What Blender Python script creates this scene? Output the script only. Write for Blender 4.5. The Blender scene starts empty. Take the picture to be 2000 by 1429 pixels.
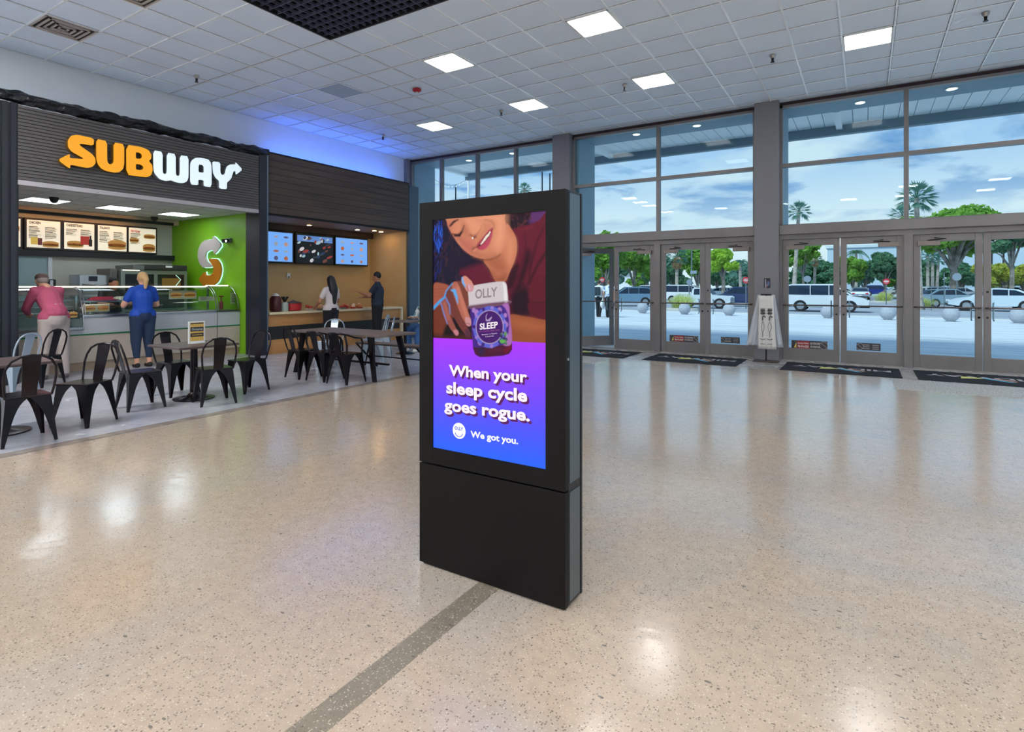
import bpy, bmesh, math, random
import numpy as np
from mathutils import Vector, Matrix, noise as mnoise
S = bpy.context.scene
COL = S.collection
PI = math.pi
R = math.radians
# ---------------------------------------------------------------- camera
cd = bpy.data.cameras.new('camera'); cam = bpy.data.objects.new('camera', cd); COL.objects.link(cam)
FPX = 1105.0; HOR = 557.0; YAW = R(32); CH = 1.45
cam.location = (0, 0, CH); cam.rotation_euler = (R(90), 0, YAW)
cd.sensor_width = 36; cd.lens = FPX / 2000 * 36; cd.shift_y = -(714.5 - HOR) / 2000; cd.clip_end = 600
S.camera = cam
S.view_settings.view_transform = 'Standard'; S.view_settings.look = 'None'
S.view_settings.gamma = 1; S.view_settings.use_curve_mapping = False; S.view_settings.exposure = 0.0
# ---------------------------------------------------------------- sky
def lin(c):
    c = [v / 255 for v in c[:3]]
    return tuple(v / 12.92 if v <= .04045 else ((v + .055) / 1.055) ** 2.4 for v in c) + (1,)
W = bpy.data.worlds.new('sky'); S.world = W; W.use_nodes = True
nt = W.node_tree; nt.nodes.clear(); N = nt.nodes.new; L = nt.links.new
out = N('ShaderNodeOutputWorld'); bg = N('ShaderNodeBackground'); bg.inputs[1].default_value = 1.75
tc = N('ShaderNodeTexCoord'); sx = N('ShaderNodeSeparateXYZ'); L(tc.outputs['Generated'], sx.inputs[0])
ramp = N('ShaderNodeValToRGB'); L(sx.outputs[2], ramp.inputs[0])
e = ramp.color_ramp.elements
e[0].position = 0.0; e[0].color = lin((188, 192, 194)); e[1].position = 1; e[1].color = lin((112, 144, 182))
for p, c in ((.10, (186, 193, 194)), (.19, (146, 168, 190)), (.35, (118, 148, 182))):
    q = e.new(p); q.color = lin(c)
ad = N('ShaderNodeMath'); ad.operation = 'ADD'; ad.inputs[1].default_value = .16; L(sx.outputs[2], ad.inputs[0])
cb = N('ShaderNodeCombineXYZ'); 
for i in range(2):
    d = N('ShaderNodeMath'); d.operation = 'DIVIDE'; L(sx.outputs[i], d.inputs[0]); L(ad.outputs[0], d.inputs[1]); L(d.outputs[0], cb.inputs[i])
no = N('ShaderNodeTexNoise'); no.inputs['Scale'].default_value = 1.7; no.inputs['Detail'].default_value = 7; no.inputs['Roughness'].default_value = .55; no.inputs['Distortion'].default_value = .4
L(cb.outputs[0], no.inputs['Vector'])
cr = N('ShaderNodeValToRGB'); L(no.outputs[0], cr.inputs[0])
cr.color_ramp.elements[0].position = .47; cr.color_ramp.elements[0].color = (0, 0, 0, 1)
cr.color_ramp.elements[1].position = .57; cr.color_ramp.elements[1].color = (1, 1, 1, 1)
up = N('ShaderNodeMapRange'); up.inputs[1].default_value = .07; up.inputs[2].default_value = .17; L(sx.outputs[2], up.inputs[0])
mm = N('ShaderNodeMath'); mm.operation = 'MULTIPLY'; L(cr.outputs[0], mm.inputs[0]); L(up.outputs[0], mm.inputs[1])
mx = N('ShaderNodeMixRGB'); L(mm.outputs[0], mx.inputs[0]); L(ramp.outputs[0], mx.inputs[1]); mx.inputs[2].default_value = lin((90, 126, 166))
no2 = N('ShaderNodeTexNoise'); no2.inputs['Scale'].default_value = 1.5; no2.inputs['Detail'].default_value = 5
m2 = N('ShaderNodeMapping'); m2.inputs['Location'].default_value = (4, 7, 2); L(cb.outputs[0], m2.inputs[0]); L(m2.outputs[0], no2.inputs['Vector'])
c2 = N('ShaderNodeValToRGB'); L(no2.outputs[0], c2.inputs[0]); c2.color_ramp.elements[0].position = .5; c2.color_ramp.elements[1].position = .64
mx2 = N('ShaderNodeMixRGB'); L(c2.outputs[0], mx2.inputs[0]); L(mx.outputs[0], mx2.inputs[1]); mx2.inputs[2].default_value = lin((176, 186, 192))
L(mx2.outputs[0], bg.inputs[0]); L(bg.outputs[0], out.inputs[0])
# soft sun behind thin cloud
sd = bpy.data.lights.new('sun', 'SUN'); sd.energy = 3.0; sd.angle = R(20); sd.color = (1, .97, .9)
so = bpy.data.objects.new('sun', sd); COL.objects.link(so); so.rotation_euler = (R(38), 0, R(-20))
PANEL_E = 14.0      # brightness of the ceiling panels (their own emission)
# ---------------------------------------------------------------- projection helpers (photo pixels -> metres)
CS, SN = math.cos(YAW), math.sin(YAW)
def PX(px, py, x=None, y=None, z=None):
    u = (px - 1000) / FPX; v = (HOR - py) / FPX
    r = (u * CS - SN, u * SN + CS, v)
    t = x / r[0] if x is not None else y / r[1] if y is not None else (z - CH) / r[2]
    return Vector((t * r[0], t * r[1], CH + t * r[2]))
# ---------------------------------------------------------------- materials
MATS = {}
def mat(name, c, rough=.5, metal=0.0, emit=0.0, spec=.5, alpha=1.0, noise=None, bump=None, coat=0.0, trans=0.0):
    """c: sRGB 0..255. noise=(scale, colour2, lo, hi)  bump=(scale, strength)"""
    if name in MATS: return MATS[name]
    m = bpy.data.materials.new(name); m.use_nodes = True; MATS[name] = m
    nt = m.node_tree; b = nt.nodes['Principled BSDF']; L = nt.links.new; N = nt.nodes.new
    b.inputs['Base Color'].default_value = lin(c); b.inputs['Roughness'].default_value = rough
    b.inputs['Metallic'].default_value = metal; b.inputs['Specular IOR Level'].default_value = spec
    b.inputs['Coat Weight'].default_value = coat; b.inputs['Alpha'].default_value = alpha
    if trans: b.inputs['Transmission Weight'].default_value = trans
    if emit:
        b.inputs['Emission Color'].default_value = lin(c); b.inputs['Emission Strength'].default_value = emit
        if emit >= .9: b.inputs['Base Color'].default_value = (.02, .02, .02, 1)
    tcn = None
    if noise or bump:
        tcn = N('ShaderNodeTexCoord')
    if noise:
        t = N('ShaderNodeTexNoise'); t.inputs['Scale'].default_value = noise[0]; t.inputs['Detail'].default_value = 5
        L(tcn.outputs['Object'], t.inputs['Vector'])
        r = N('ShaderNodeValToRGB'); r.color_ramp.elements[0].position = noise[2]; r.color_ramp.elements[1].position = noise[3]
        r.color_ramp.elements[0].color = lin(c); r.color_ramp.elements[1].color = lin(noise[1])
        L(t.outputs[0], r.inputs[0]); L(r.outputs[0], b.inputs['Base Color'])
    if bump:
        t = N('ShaderNodeTexNoise'); t.inputs['Scale'].default_value = bump[0]; t.inputs['Detail'].default_value = 4
        L(tcn.outputs['Object'], t.inputs['Vector'])
        bp = N('ShaderNodeBump'); bp.inputs['Strength'].default_value = bump[1]; bp.inputs['Distance'].default_value = .02
        L(t.outputs[0], bp.inputs['Height']); L(bp.outputs[0], b.inputs['Normal'])
    return m
def wood(name, c1, c2, axis, scale=6, rough=.5):
    if name in MATS: return MATS[name]
    m = mat(name, c1, rough); nt = m.node_tree; b = nt.nodes['Principled BSDF']; L = nt.links.new; N = nt.nodes.new
    tcn = N('ShaderNodeTexCoord'); mp = N('ShaderNodeMapping'); sc = [scale * 3] * 3; sc[axis] = scale * .2; mp.inputs['Scale'].default_value = sc
    L(tcn.outputs['Object'], mp.inputs[0]); t = N('ShaderNodeTexNoise'); t.inputs['Scale'].default_value = 1; t.inputs['Detail'].default_value = 8
    L(mp.outputs[0], t.inputs[0]); r = N('ShaderNodeValToRGB'); r.color_ramp.elements[0].position = .35; r.color_ramp.elements[1].position = .68
    r.color_ramp.elements[0].color = lin(c1); r.color_ramp.elements[1].color = lin(c2)
    L(t.outputs[0], r.inputs[0]); L(r.outputs[0], b.inputs['Base Color'])
    return m
def glass(name, tint, refl=1.0, rough=0.0):
    if name in MATS: return MATS[name]
    m = bpy.data.materials.new(name); m.use_nodes = True; MATS[name] = m
    nt = m.node_tree; nt.nodes.clear(); N = nt.nodes.new; L = nt.links.new
    o = N('ShaderNodeOutputMaterial'); mx = N('ShaderNodeMixShader'); tr = N('ShaderNodeBsdfTransparent'); gl = N('ShaderNodeBsdfGlossy')
    tr.inputs[0].default_value = tuple(tint) + (1,); gl.inputs['Roughness'].default_value = rough
    fr = N('ShaderNodeFresnel'); fr.inputs[0].default_value = 1.45
    mu = N('ShaderNodeMath'); mu.operation = 'MULTIPLY'; mu.inputs[1].default_value = refl; L(fr.outputs[0], mu.inputs[0])
    L(mu.outputs[0], mx.inputs[0]); L(tr.outputs[0], mx.inputs[1]); L(gl.outputs[0], mx.inputs[2]); L(mx.outputs[0], o.inputs[0])
    return m
# ---------------------------------------------------------------- mesh helpers
def box(bm, x0, x1, y0, y1, z0, z1, bev=0.0):
    b2 = bmesh.new() if bev else bm
    v = [b2.verts.new((x, y, z)) for z in (z0, z1) for y in (y0, y1) for x in (x0, x1)]
    for f in ((0, 2, 3, 1), (4, 5, 7, 6), (0, 1, 5, 4), (2, 6, 7, 3), (0, 4, 6, 2), (1, 3, 7, 5)):
        b2.faces.new([v[i] for i in f])
    if bev:
        bmesh.ops.bevel(b2, geom=b2.edges[:], offset=bev, segments=2, affect='EDGES', profile=.6)
        me = bpy.data.meshes.new('t'); b2.to_mesh(me); b2.free(); bm.from_mesh(me); bpy.data.meshes.remove(me)
    return bm
def B(*a, **k):
    bm = bmesh.new(); box(bm, *a, **k); return bm
def frame_at(p0, d):
    d = d.normalized(); a = Vector((0, 0, 1)) if abs(d.z) < .9 else Vector((1, 0, 0))
    u = d.cross(a).normalized(); w = u.cross(d).normalized(); return u, w
def tube(bm, pts, r, n=8, closed=False, cap=True):
    pts = [Vector(p) for p in pts]; rs = r if isinstance(r, (list, tuple)) else [r] * len(pts)
    rings = []; m = len(pts); u = None
    for i, p in enumerate(pts):
        if closed: d = pts[(i + 1) % m] - pts[i - 1]
        else: d = pts[min(i + 1, m - 1)] - pts[max(i - 1, 0)]
        if d.length < 1e-9: d = Vector((0, 0, 1))
        d.normalize()
        if u is None: u, w = frame_at(p, d)
        else:
            u = (u - d * u.dot(d)); 
            if u.length < 1e-6: u, w = frame_at(p, d)
            u.normalize(); w = u.cross(d).normalized()
        rings.append([bm.verts.new(p + (u * math.cos(2 * PI * k / n) + w * math.sin(2 * PI * k / n)) * rs[i]) for k in range(n)])
    for i in range(m if closed else m - 1):
        a = rings[i]; b = rings[(i + 1) % m]
        for k in range(n):
            bm.faces.new((a[k], a[(k + 1) % n], b[(k + 1) % n], b[k]))
    if cap and not closed:
        bm.faces.new(rings[0][::-1]); bm.faces.new(rings[-1])
    return bm
def T(pts, r, n=8, **k):
    bm = bmesh.new(); tube(bm, pts, r, n, **k); return bm
def lathe(bm, prof, cx=0, cy=0, n=24, sx=1, sy=1):
    rings = [[bm.verts.new((cx + r * sx * math.cos(2 * PI * k / n), cy + r * sy * math.sin(2 * PI * k / n), z)) for k in range(n)] for r, z in prof]
    for a, b in zip(rings, rings[1:]):
        for k in range(n): bm.faces.new((a[k], a[(k + 1) % n], b[(k + 1) % n], b[k]))
    bm.faces.new(rings[0][::-1]); bm.faces.new(rings[-1])
    return bm
def sphere(bm, c, r, n=16, sc=(1, 1, 1)):
    m = Matrix.Translation(c) @ Matrix.Diagonal((sc[0] * r, sc[1] * r, sc[2] * r, 1))
    bmesh.ops.create_uvsphere(bm, u_segments=n, v_segments=max(6, n // 2), radius=1, matrix=m); return bm
def prism(bm, poly, o, u, v, nrm, t):
    """extrude 2-D polygon (any shape) along nrm by t; o origin, u,v axes"""
    o, u, v, nrm = map(Vector, (o, u, v, nrm))
    a = [bm.verts.new(o + u * p[0] + v * p[1]) for p in poly]
    b = [bm.verts.new(o + u * p[0] + v * p[1] + nrm * t) for p in poly]
    n = len(poly)
    for i in range(n): bm.faces.new((a[i], a[(i + 1) % n], b[(i + 1) % n], b[i]))
    bmesh.ops.triangulate(bm, faces=[bm.faces.new(a[::-1]), bm.faces.new(b)])
    return bm
def absloc(p):
    v = Vector((0, 0, 0))
    while p: v += p.location; p = p.parent
    return v
def obj(name, bm, m, parent=None, world=False, smooth=False, loc=None):
    if isinstance(bm, bpy.types.Mesh): me = bm
    else:
        if not isinstance(bm, bmesh.types.BMesh): raise ValueError(name)
        bmesh.ops.recalc_face_normals(bm, faces=bm.faces[:])
        if world and parent: bmesh.ops.translate(bm, verts=bm.verts[:], vec=-absloc(parent))
        if smooth:
            for f in bm.faces: f.smooth = True
            for ed in bm.edges:
                if len(ed.link_faces) == 2 and ed.calc_face_angle(0) > R(38): ed.smooth = False
        me = bpy.data.meshes.new(name); bm.to_mesh(me); bm.free()
    me.materials.clear()
    for q in (m if isinstance(m, (list, tuple)) else [m]): me.materials.append(q)
    o = bpy.data.objects.new(name, me); COL.objects.link(o)
    if parent: o.parent = parent
    if loc: o.location = loc
    return o
def tag(o, label=None, cat=None, group=None, kind=None):
    if label: o['label'] = label
    if cat: o['category'] = cat
    if group: o['group'] = group
    if kind: o['kind'] = kind
    return o
def thing(name, label, cat, loc=(0, 0, 0), rz=0, group=None):
    o = bpy.data.objects.new(name, None); COL.objects.link(o); o.empty_display_size = .1
    o.location = loc; o.rotation_euler = (0, 0, rz); return tag(o, label, cat, group)
def struct(name, bm, m, **k):
    o = obj(name, bm, m, **k); o['kind'] = 'structure'; return o
def solo(name, bm, m, label, cat, group=None, **k):
    o = obj(name, bm, m, **k)
    if o.parent is None and o.location.length == 0 and len(o.data.vertices):     # origin to the base of the thing
        co = np.empty(len(o.data.vertices) * 3); o.data.vertices.foreach_get('co', co); co = co.reshape(-1, 3)
        c = Vector(((co[:, 0].min() + co[:, 0].max()) / 2, (co[:, 1].min() + co[:, 1].max()) / 2, co[:, 2].min()))
        o.data.transform(Matrix.Translation(-c)); o.location = c
    return tag(o, label, cat, group)
KIDS = {}
def kids(o): return [c for c in bpy.data.objects if c.parent == o]
def dup(o, parent=None, ks=None):
    c = o.copy(); COL.objects.link(c); c.parent = parent
    for ch in kids(o): dup(ch, c)
    return c
def text_mesh(s, bold=0.0, depth=0.0):
    cu = bpy.data.curves.new('t', 'FONT'); cu.body = s
    cu.size = 1; cu.offset = bold; cu.extrude = depth; cu.resolution_u = 3
    o = bpy.data.objects.new('t', cu); COL.objects.link(o)
    dg = bpy.context.evaluated_depsgraph_get(); me = bpy.data.meshes.new_from_object(o.evaluated_get(dg))
    bpy.data.objects.remove(o); bpy.data.curves.remove(cu); return me
def text_on(bm, s, p0, p1, h, nrm, bold=.01, thick=.002, up=(0, 0, 1), shear=0):
    """write s from p0 to p1 (baseline), capital height h, facing nrm"""
    me = text_mesh(s, bold); n = len(me.vertices); co = np.empty(n * 3); me.vertices.foreach_get('co', co); co = co.reshape(-1, 3)
    x0, x1 = co[:, 0].min(), co[:, 0].max(); p0, p1, nrm = Vector(p0), Vector(p1), Vector(nrm).normalized()
    u = (p1 - p0) / (x1 - x0); ud = (p1 - p0).normalized(); upv = Vector(up); upv = (upv - nrm * upv.dot(nrm) - 0 * ud).normalized()
    k = h / .72
    base = len(bm.verts)
    for v in me.vertices:
        v.co = p0 + u * (v.co.x - x0 + v.co.y * shear) + upv * v.co.y * k + nrm * thick
    bm.from_mesh(me); bpy.data.meshes.remove(me); return bm
def smoothpoly(pts, n=5):
    """closed Catmull-Rom through pts"""
    P = [np.array(p, float) for p in pts]; m = len(P); out = []
    for i in range(m):
        a, b, c, d = P[i - 1], P[i], P[(i + 1) % m], P[(i + 2) % m]
        for k in range(n):
            t = k / n
            out.append(tuple(.5 * ((2 * b) + (-a + c) * t + (2 * a - 5 * b + 4 * c - d) * t * t + (-a + 3 * b - 3 * c + d) * t ** 3)))
    return out
# ================================================================ materials of the setting
def floor_mat(name, c1, c2, c3, rough, chips=True):
    m = mat(name, c1, rough); nt = m.node_tree; b = nt.nodes['Principled BSDF']; L = nt.links.new; N = nt.nodes.new
    g = N('ShaderNodeTexCoord')
    def noi(s, d=6, dist=0, off=0):
        mp = N('ShaderNodeMapping'); mp.inputs['Location'].default_value = (off, off * 2, 0); L(g.outputs['Object'], mp.inputs[0])
        t = N('ShaderNodeTexNoise'); t.inputs['Scale'].default_value = s; t.inputs['Detail'].default_value = d; t.inputs['Distortion'].default_value = dist
        L(mp.outputs[0], t.inputs['Vector']); return t.outputs[0]
    def rmp(src, a, bb, c0=(0, 0, 0, 1), cc=(1, 1, 1, 1)):
        r = N('ShaderNodeValToRGB'); L(src, r.inputs[0]); r.color_ramp.elements[0].position = a; r.color_ramp.elements[1].position = bb
        r.color_ramp.elements[0].color = c0; r.color_ramp.elements[1].color = cc; return r.outputs[0]
    def mix(f, a, bb):
        x = N('ShaderNodeMixRGB'); L(f, x.inputs[0]) if not isinstance(f, float) else x.inputs.__getitem__(0).__setattr__('default_value', f)
        for i, q in ((1, a), (2, bb)):
            if isinstance(q, tuple): x.inputs[i].default_value = q
            else: L(q, x.inputs[i])
        return x.outputs[0]
    col = mix(rmp(noi(.55, 5, .6), .42, .62), lin(c1), lin(c2))
    col = mix(rmp(noi(.9, 6, .8, 7), .5, .7), col, lin(c3))
    col = mix(rmp(noi(14, 8, .3, 3), .35, .75), col, mix(.5, col, tuple(v * .72 for v in lin(c1)[:3]) + (1,)))
    if chips:
        def vor(sc, thr, dens, colr, col, off=0, xs=1):
            mp = N('ShaderNodeMapping'); mp.inputs['Location'].default_value = (off, off, 0); mp.inputs['Scale'].default_value = (1, xs, 1); L(g.outputs['Object'], mp.inputs[0])
            v = N('ShaderNodeTexVoronoi'); v.voronoi_dimensions = '2D'; v.inputs['Scale'].default_value = sc; L(mp.outputs[0], v.inputs['Vector'])
            s = N('ShaderNodeSeparateColor'); L(v.outputs['Color'], s.inputs[0])
            a = N('ShaderNodeMath'); a.operation = 'LESS_THAN'; a.inputs[1].default_value = dens; L(s.outputs[0], a.inputs[0])
            q = N('ShaderNodeMath'); q.operation = 'MULTIPLY'; q.inputs[1].default_value = thr; L(s.outputs[1], q.inputs[0])
            d = N('ShaderNodeMath'); d.operation = 'LESS_THAN'; L(v.outputs['Distance'], d.inputs[0]); L(q.outputs[0], d.inputs[1])
            f = N('ShaderNodeMath'); f.operation = 'MULTIPLY'; L(a.outputs[0], f.inputs[0]); L(d.outputs[0], f.inputs[1])
            f2 = N('ShaderNodeMath'); f2.operation = 'MULTIPLY'; f2.inputs[1].default_value = .75; L(f.outputs[0], f2.inputs[0])
            return mix(f2.outputs[0], col, lin(colr))
        col = vor(150, .5, .2, (222, 212, 196), col, 2)
        col = vor(110, .45, .24, (120, 110, 102), col, 5)
        col = vor(42, .2, .15, (100, 92, 86), col, 9)
        col = vor(10, .13, .11, (98, 96, 94), col, 13, 2.2)
    L(col, b.inputs['Base Color'])
    rr = N('ShaderNodeMapRange'); L(noi(3, 6, .5, 11), rr.inputs[0]); rr.inputs[1].default_value = .3; rr.inputs[2].default_value = .7
    rr.inputs[3].default_value = rough * .75; rr.inputs[4].default_value = rough * 1.4; L(rr.outputs[0], b.inputs['Roughness'])
    bp = N('ShaderNodeBump'); bp.inputs['Strength'].default_value = .16; bp.inputs['Distance'].default_value = .01
    L(noi(9, 5, .3, 1), bp.inputs['Height']); L(bp.outputs[0], b.inputs['Normal'])
    return m
M_floor = floor_mat('polished_terrazzo', (203, 183, 162), (196, 178, 158), (184, 176, 166), .15)
M_floor.node_tree.nodes['Principled BSDF'].inputs['Coat Weight'].default_value = .5; M_floor.node_tree.nodes['Principled BSDF'].inputs['Coat Roughness'].default_value = .16
M_floor2 = floor_mat('grey_sealed_concrete', (180, 182, 192), (190, 192, 200), (168, 168, 176), .2, False)
M_entry = floor_mat('entry_concrete', (176, 172, 166), (160, 158, 156), (190, 184, 176), .25, False)
M_strip = floor_mat('infill_strip', (140, 130, 114), (148, 138, 122), (132, 124, 110), .3, True)
M_pebble = mat('pebble_patch', (150, 146, 140), .3, noise=(60, (214, 210, 204), .45, .55), bump=(60, .6))
M_wallw = mat('white_wall_paint', (224, 230, 236), .6)
M_tile = mat('ceiling_tile', (222, 234, 248), .75, bump=(220, .12))
M_tbar = mat('white_tee_bar', (240, 244, 248), .25, spec=1.0)
M_frame = mat('bronze_grey_aluminium', (128, 124, 124), .38, .3, noise=(1.5, (116, 111, 110), .3, .7))
M_pillar = mat('grey_clad_pillar', (122, 121, 127), .4, .1)
M_glass = glass('window_glass', (.87, .97, 1.0), .2)
M_dark = mat('matt_black', (20, 20, 22), .6)
M_gap = mat('maroon_shadow_gap', (40, 16, 18), .7)
M_black_metal = mat('black_painted_metal', (26, 26, 30), .3, .5)
# ================================================================ room shell
GY = 12.2; WX = -11.1; HC = 5.02
floor = struct('floor', B(-6.15, 8, -6, 10.66, -.1, 0), M_floor)
def fl(name, bm, m, lab=None):
    o = obj(name, bm, m, floor); tag(o, lab) if lab else None; return o
fl('seating_area_slab', B(-16, -6.15, -6, GY, -.1, 0), M_floor2, 'smooth grey concrete slab under the cafe tables')
fl('entry_slab', B(-6.15, 8, 10.66, GY + .15, -.1, 0), M_entry, 'lighter concrete band along the entrance doors')
fl('edge_strip', B(-6.3, -6.15, -6, GY, -.02, .002), mat('edge_strip_brown', (150, 138, 130), .25, noise=(6, (128, 116, 112), .4, .6)), 'brownish joint strip between beige and grey floor')
fl('infill_strip', B(-1.6, -1.485, -6, 2.33, -.02, .002), M_strip, 'grey brown filled trench strip running to the kiosk')
fl('pebble_patch', B(-6.1, -4.3, 9.7, 10.6, -.02, .003), M_pebble, 'rough pebbly patch near the open door')
fl('pebble_patch', B(.35, 3.6, 9.55, 10.62, -.02, .003), M_pebble, 'rough pebbly rectangle near the right hand mat')
# ceiling: tiles with holes for the panels, grid opening
GP = .633; GX0 = -3.14 - GP / 2; GY0 = 9.705 - GP / 2
OX0, OX1, OY0, OY1 = GX0 - 5 * GP, GX0 + 6 * GP, GY0 - 13 * GP, GY0 - 6 * GP
def ceil_mat():
    m = MATS['ceiling_tile']; return m
bm = bmesh.new()
box(bm, WX, OX0, -6, GY, HC + .012, HC + .05); box(bm, OX1, 8, -6, GY, HC + .012, HC + .05)
box(bm, OX0, OX1, -6, OY0, HC + .012, HC + .05); box(bm, OX0, OX1, OY1, GY, HC + .012, HC + .05)
ceiling = struct('ceiling', bm, M_tile)
bm = bmesh.new()
i = -40
lines_x = [GX0 + GP * k for k in range(-13, 19)]; lines_y = [GY0 + GP * k for k in range(-25, 5)]
for x in lines_x:
    if x <= WX + .02: continue
    if OX0 + .01 < x < OX1 - .01:
        box(bm, x - .012, x + .012, OY1, GY - .02, HC, HC + .02); box(bm, x - .012, x + .012, -6, OY0, HC, HC + .02)
    else: box(bm, x - .012, x + .012, -6, GY - .02, HC, HC + .02)
for y in lines_y:
    if OY0 + .01 < y < OY1 - .01:
        box(bm, WX, OX0, y - .012, y + .012, HC + .001, HC + .021); box(bm, OX1, 8, y - .012, y + .012, HC + .001, HC + .021)
    else: box(bm, WX, 8, y - .012, y + .012, HC + .001, HC + .021)
obj('tee_bar_grid', bm, M_tbar, ceiling)
bm = bmesh.new()
for x in lines_x:
    if x > WX + .03 and not (OX0 + .01 < x < OX1 - .01): box(bm, x - .018, x + .018, -6, GY - .02, HC + .009, HC + .0115)
for y in lines_y:
    if not (OY0 + .01 < y < OY1 - .01): box(bm, WX, 8, y - .018, y + .018, HC + .0085, HC + .0115)
obj('tile_edge_shade_strips', bm, mat('tile_edge_shade_grey', (84, 88, 96), .8), ceiling)  # dark strips painted in for the shade along the tile edges
tl = GX0 - 8 * GP; ty = GY0 - 4 * GP
obj('stained_tile', B(tl, tl + GP, ty, ty + GP, HC + .008, HC + .013), mat('water_stained_tile', (170, 186, 200), .7), ceiling)['label'] = 'bluer stained ceiling tile'
# open cell grid
cg = thing('open_cell_ceiling_panel', 'black open cell grid panel let into the white tile ceiling', 'ceiling grid', (OX0, OY0, HC))
bm = bmesh.new(); st = GP / 5
k = 0
x = OX0
while x < OX1 + .001: box(bm, x - .005, x + .005, OY0, OY1, HC + .01, HC + .05); x += st
y = OY0
while y < OY1 + .001: box(bm, OX0, OX1, y - .005, y + .005, HC + .011, HC + .05); y += st
obj('grid', bm, mat('grey_black_grid', (70, 74, 92), .5), cg, world=True)
bm = bmesh.new()
for a in ((OX0, OX0 + .03, OY0, OY1), (OX1 - .03, OX1, OY0, OY1), (OX0, OX1, OY0, OY0 + .03), (OX0, OX1, OY1 - .03, OY1)): box(bm, *a, HC, HC + .06)
obj('edge_frame', bm, M_dark, cg, world=True)
bm = bmesh.new(); box(bm, OX0, OX1, OY0, OY1, HC + .7, HC + .75)
for a in ((OX0 - .02, OX0, OY0, OY1), (OX1, OX1 + .02, OY0, OY1), (OX0, OX1, OY0 - .02, OY0), (OX0, OX1, OY1, OY1 + .02)): box(bm, *a, HC + .05, HC + .7)
obj('plenum_lining', bm, M_dark, cg, world=True)
# walls
struct('wall_left', B(WX - .2, WX, 7.15, GY + .9, 4.0, HC + .05), M_wallw)
struct('wall_left_north', box(B(WX - .2, WX, 2.2, 7.15, 3.9, HC + .05), WX - .2, WX, -6, 2.2, 0, HC + .05), M_wallw).name = 'wall_left.001'
struct('wall_back', B(-16, 8, -6.2, -6, 0, HC + .05), M_wallw)
bm = B(8, 8.2, -6, -5, 0, HC + .05); box(bm, 8, 8.2, GY - 1, GY, 0, HC + .05); box(bm, 8, 8.2, -5, GY - 1, 4.9, HC + .05)
struct('wall_right', bm, M_wallw)
# glass front: pillars and bays
def pillar(name, x0, x1):
    bm = B(x0, x1, GY - .22, GY + .1, 0, HC + .01, bev=.006); return struct(name, bm, M_pillar)
pillar('trim_1', -6.35, -5.9); pillar('trim_2', -1.86, -1.42); pillar('trim_3', 2.67, 3.12); pillar('trim_4', -11.12, -11.0)
struct('wall_front', B(-11.1, 8, GY + .1, GY + .98, 4.96, 5.3), mat('outside_beam_concrete', (150, 172, 186), .7))
struct('trim_5', B(-11.0, 8, GY - .05, GY + .05, 4.95, 5.015), M_gap)
WN = [0]
def window(x0, x1, z0, z1, muls, trans=None, label=None):
    """a glazed bay: frame, glass panes, mullions"""
    WN[0] += 1
    w = thing('window_%d' % WN[0], None, None, ((x0 + x1) / 2, GY, z0)); w['kind'] = 'structure'
    bm = bmesh.new(); f = .05
    box(bm, x0, x1, GY - .06, GY + .06, z1 - f, z1); box(bm, x0, x1, GY - .06, GY + .06, z0, z0 + .03)
    box(bm, x0, x0 + f, GY - .06, GY + .06, z0, z1); box(bm, x1 - f, x1, GY - .06, GY + .06, z0, z1)
    obj('window_frame', bm, M_frame, w, world=True)
    xs = [x0 + f] + list(muls) + [x1 - f]
    for m in muls: obj('mullion', B(m - .035, m + .035, GY - .06, GY + .06, z0 + .03, z1 - f), M_frame, w, world=True)
    if trans:
        obj('transom', B(x0 + f, x1 - f, GY - .065, GY + .065, trans - .035, trans + .035), M_frame, w, world=True)
    zs = [z0 + .03] + ([trans] if trans else []) + [z1 - f]
    for i in range(len(xs) - 1):
        for j in range(len(zs) - 1):
            obj('pane', B(xs[i], xs[i + 1], GY - .004, GY + .004, zs[j], zs[j + 1]), M_glass, w, world=True)
    return w
window(-11.0, -6.35, .1, 4.95, (-9.9, -8.69, -7.5), None)
window(-5.9, -1.86, 2.6, 4.95, (-3.84,), 3.78)
window(-1.42, 2.67, 2.6, 4.95, (.61,), 3.78)
window(3.12, 8.0, .1, 4.95, (4.6, 6.2), 3.78)
w = thing('window_20', None, None, (8.1, 3, .1)); w['kind'] = 'structure'  # window added on the unseen right side to let in bluish daylight
bm = bmesh.new()
for k in range(9): box(bm, 8.04, 8.16, -5 + 2.025 * k - .04, -5 + 2.025 * k + .04, .1, 4.9)
for z in (.1, 2.5, 4.84): box(bm, 8.04, 8.16, -5, GY - 1, z - .04, z + .04)
obj('window_frame', bm, M_frame, w, world=True); obj('pane', B(8.096, 8.104, -5, GY - 1, .1, 4.9), M_glass, w, world=True)
struct('trim_6', B(-11.0, -6.35, GY - .06, GY + .06, 0, .1), M_frame)
struct('trim_7', B(3.12, 8, GY - .06, GY + .06, 0, .1), M_frame)
# blackout panel on the left window behind the food counter
bm = B(-11.0, -10.62, GY - .16, GY - .1, 2.9, 4.19); box(bm, -10.64, -10.58, GY - .6, GY - .1, 0, 4.19)
solo('side_panel', B(-10.68, -10.6, 11.66, GY - .17, 0, 4.19), mat('blue_grey_panel', (62, 84, 104), .4), 'blue grey upright panel closing the gap between food counter and glass', 'panel')
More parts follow.
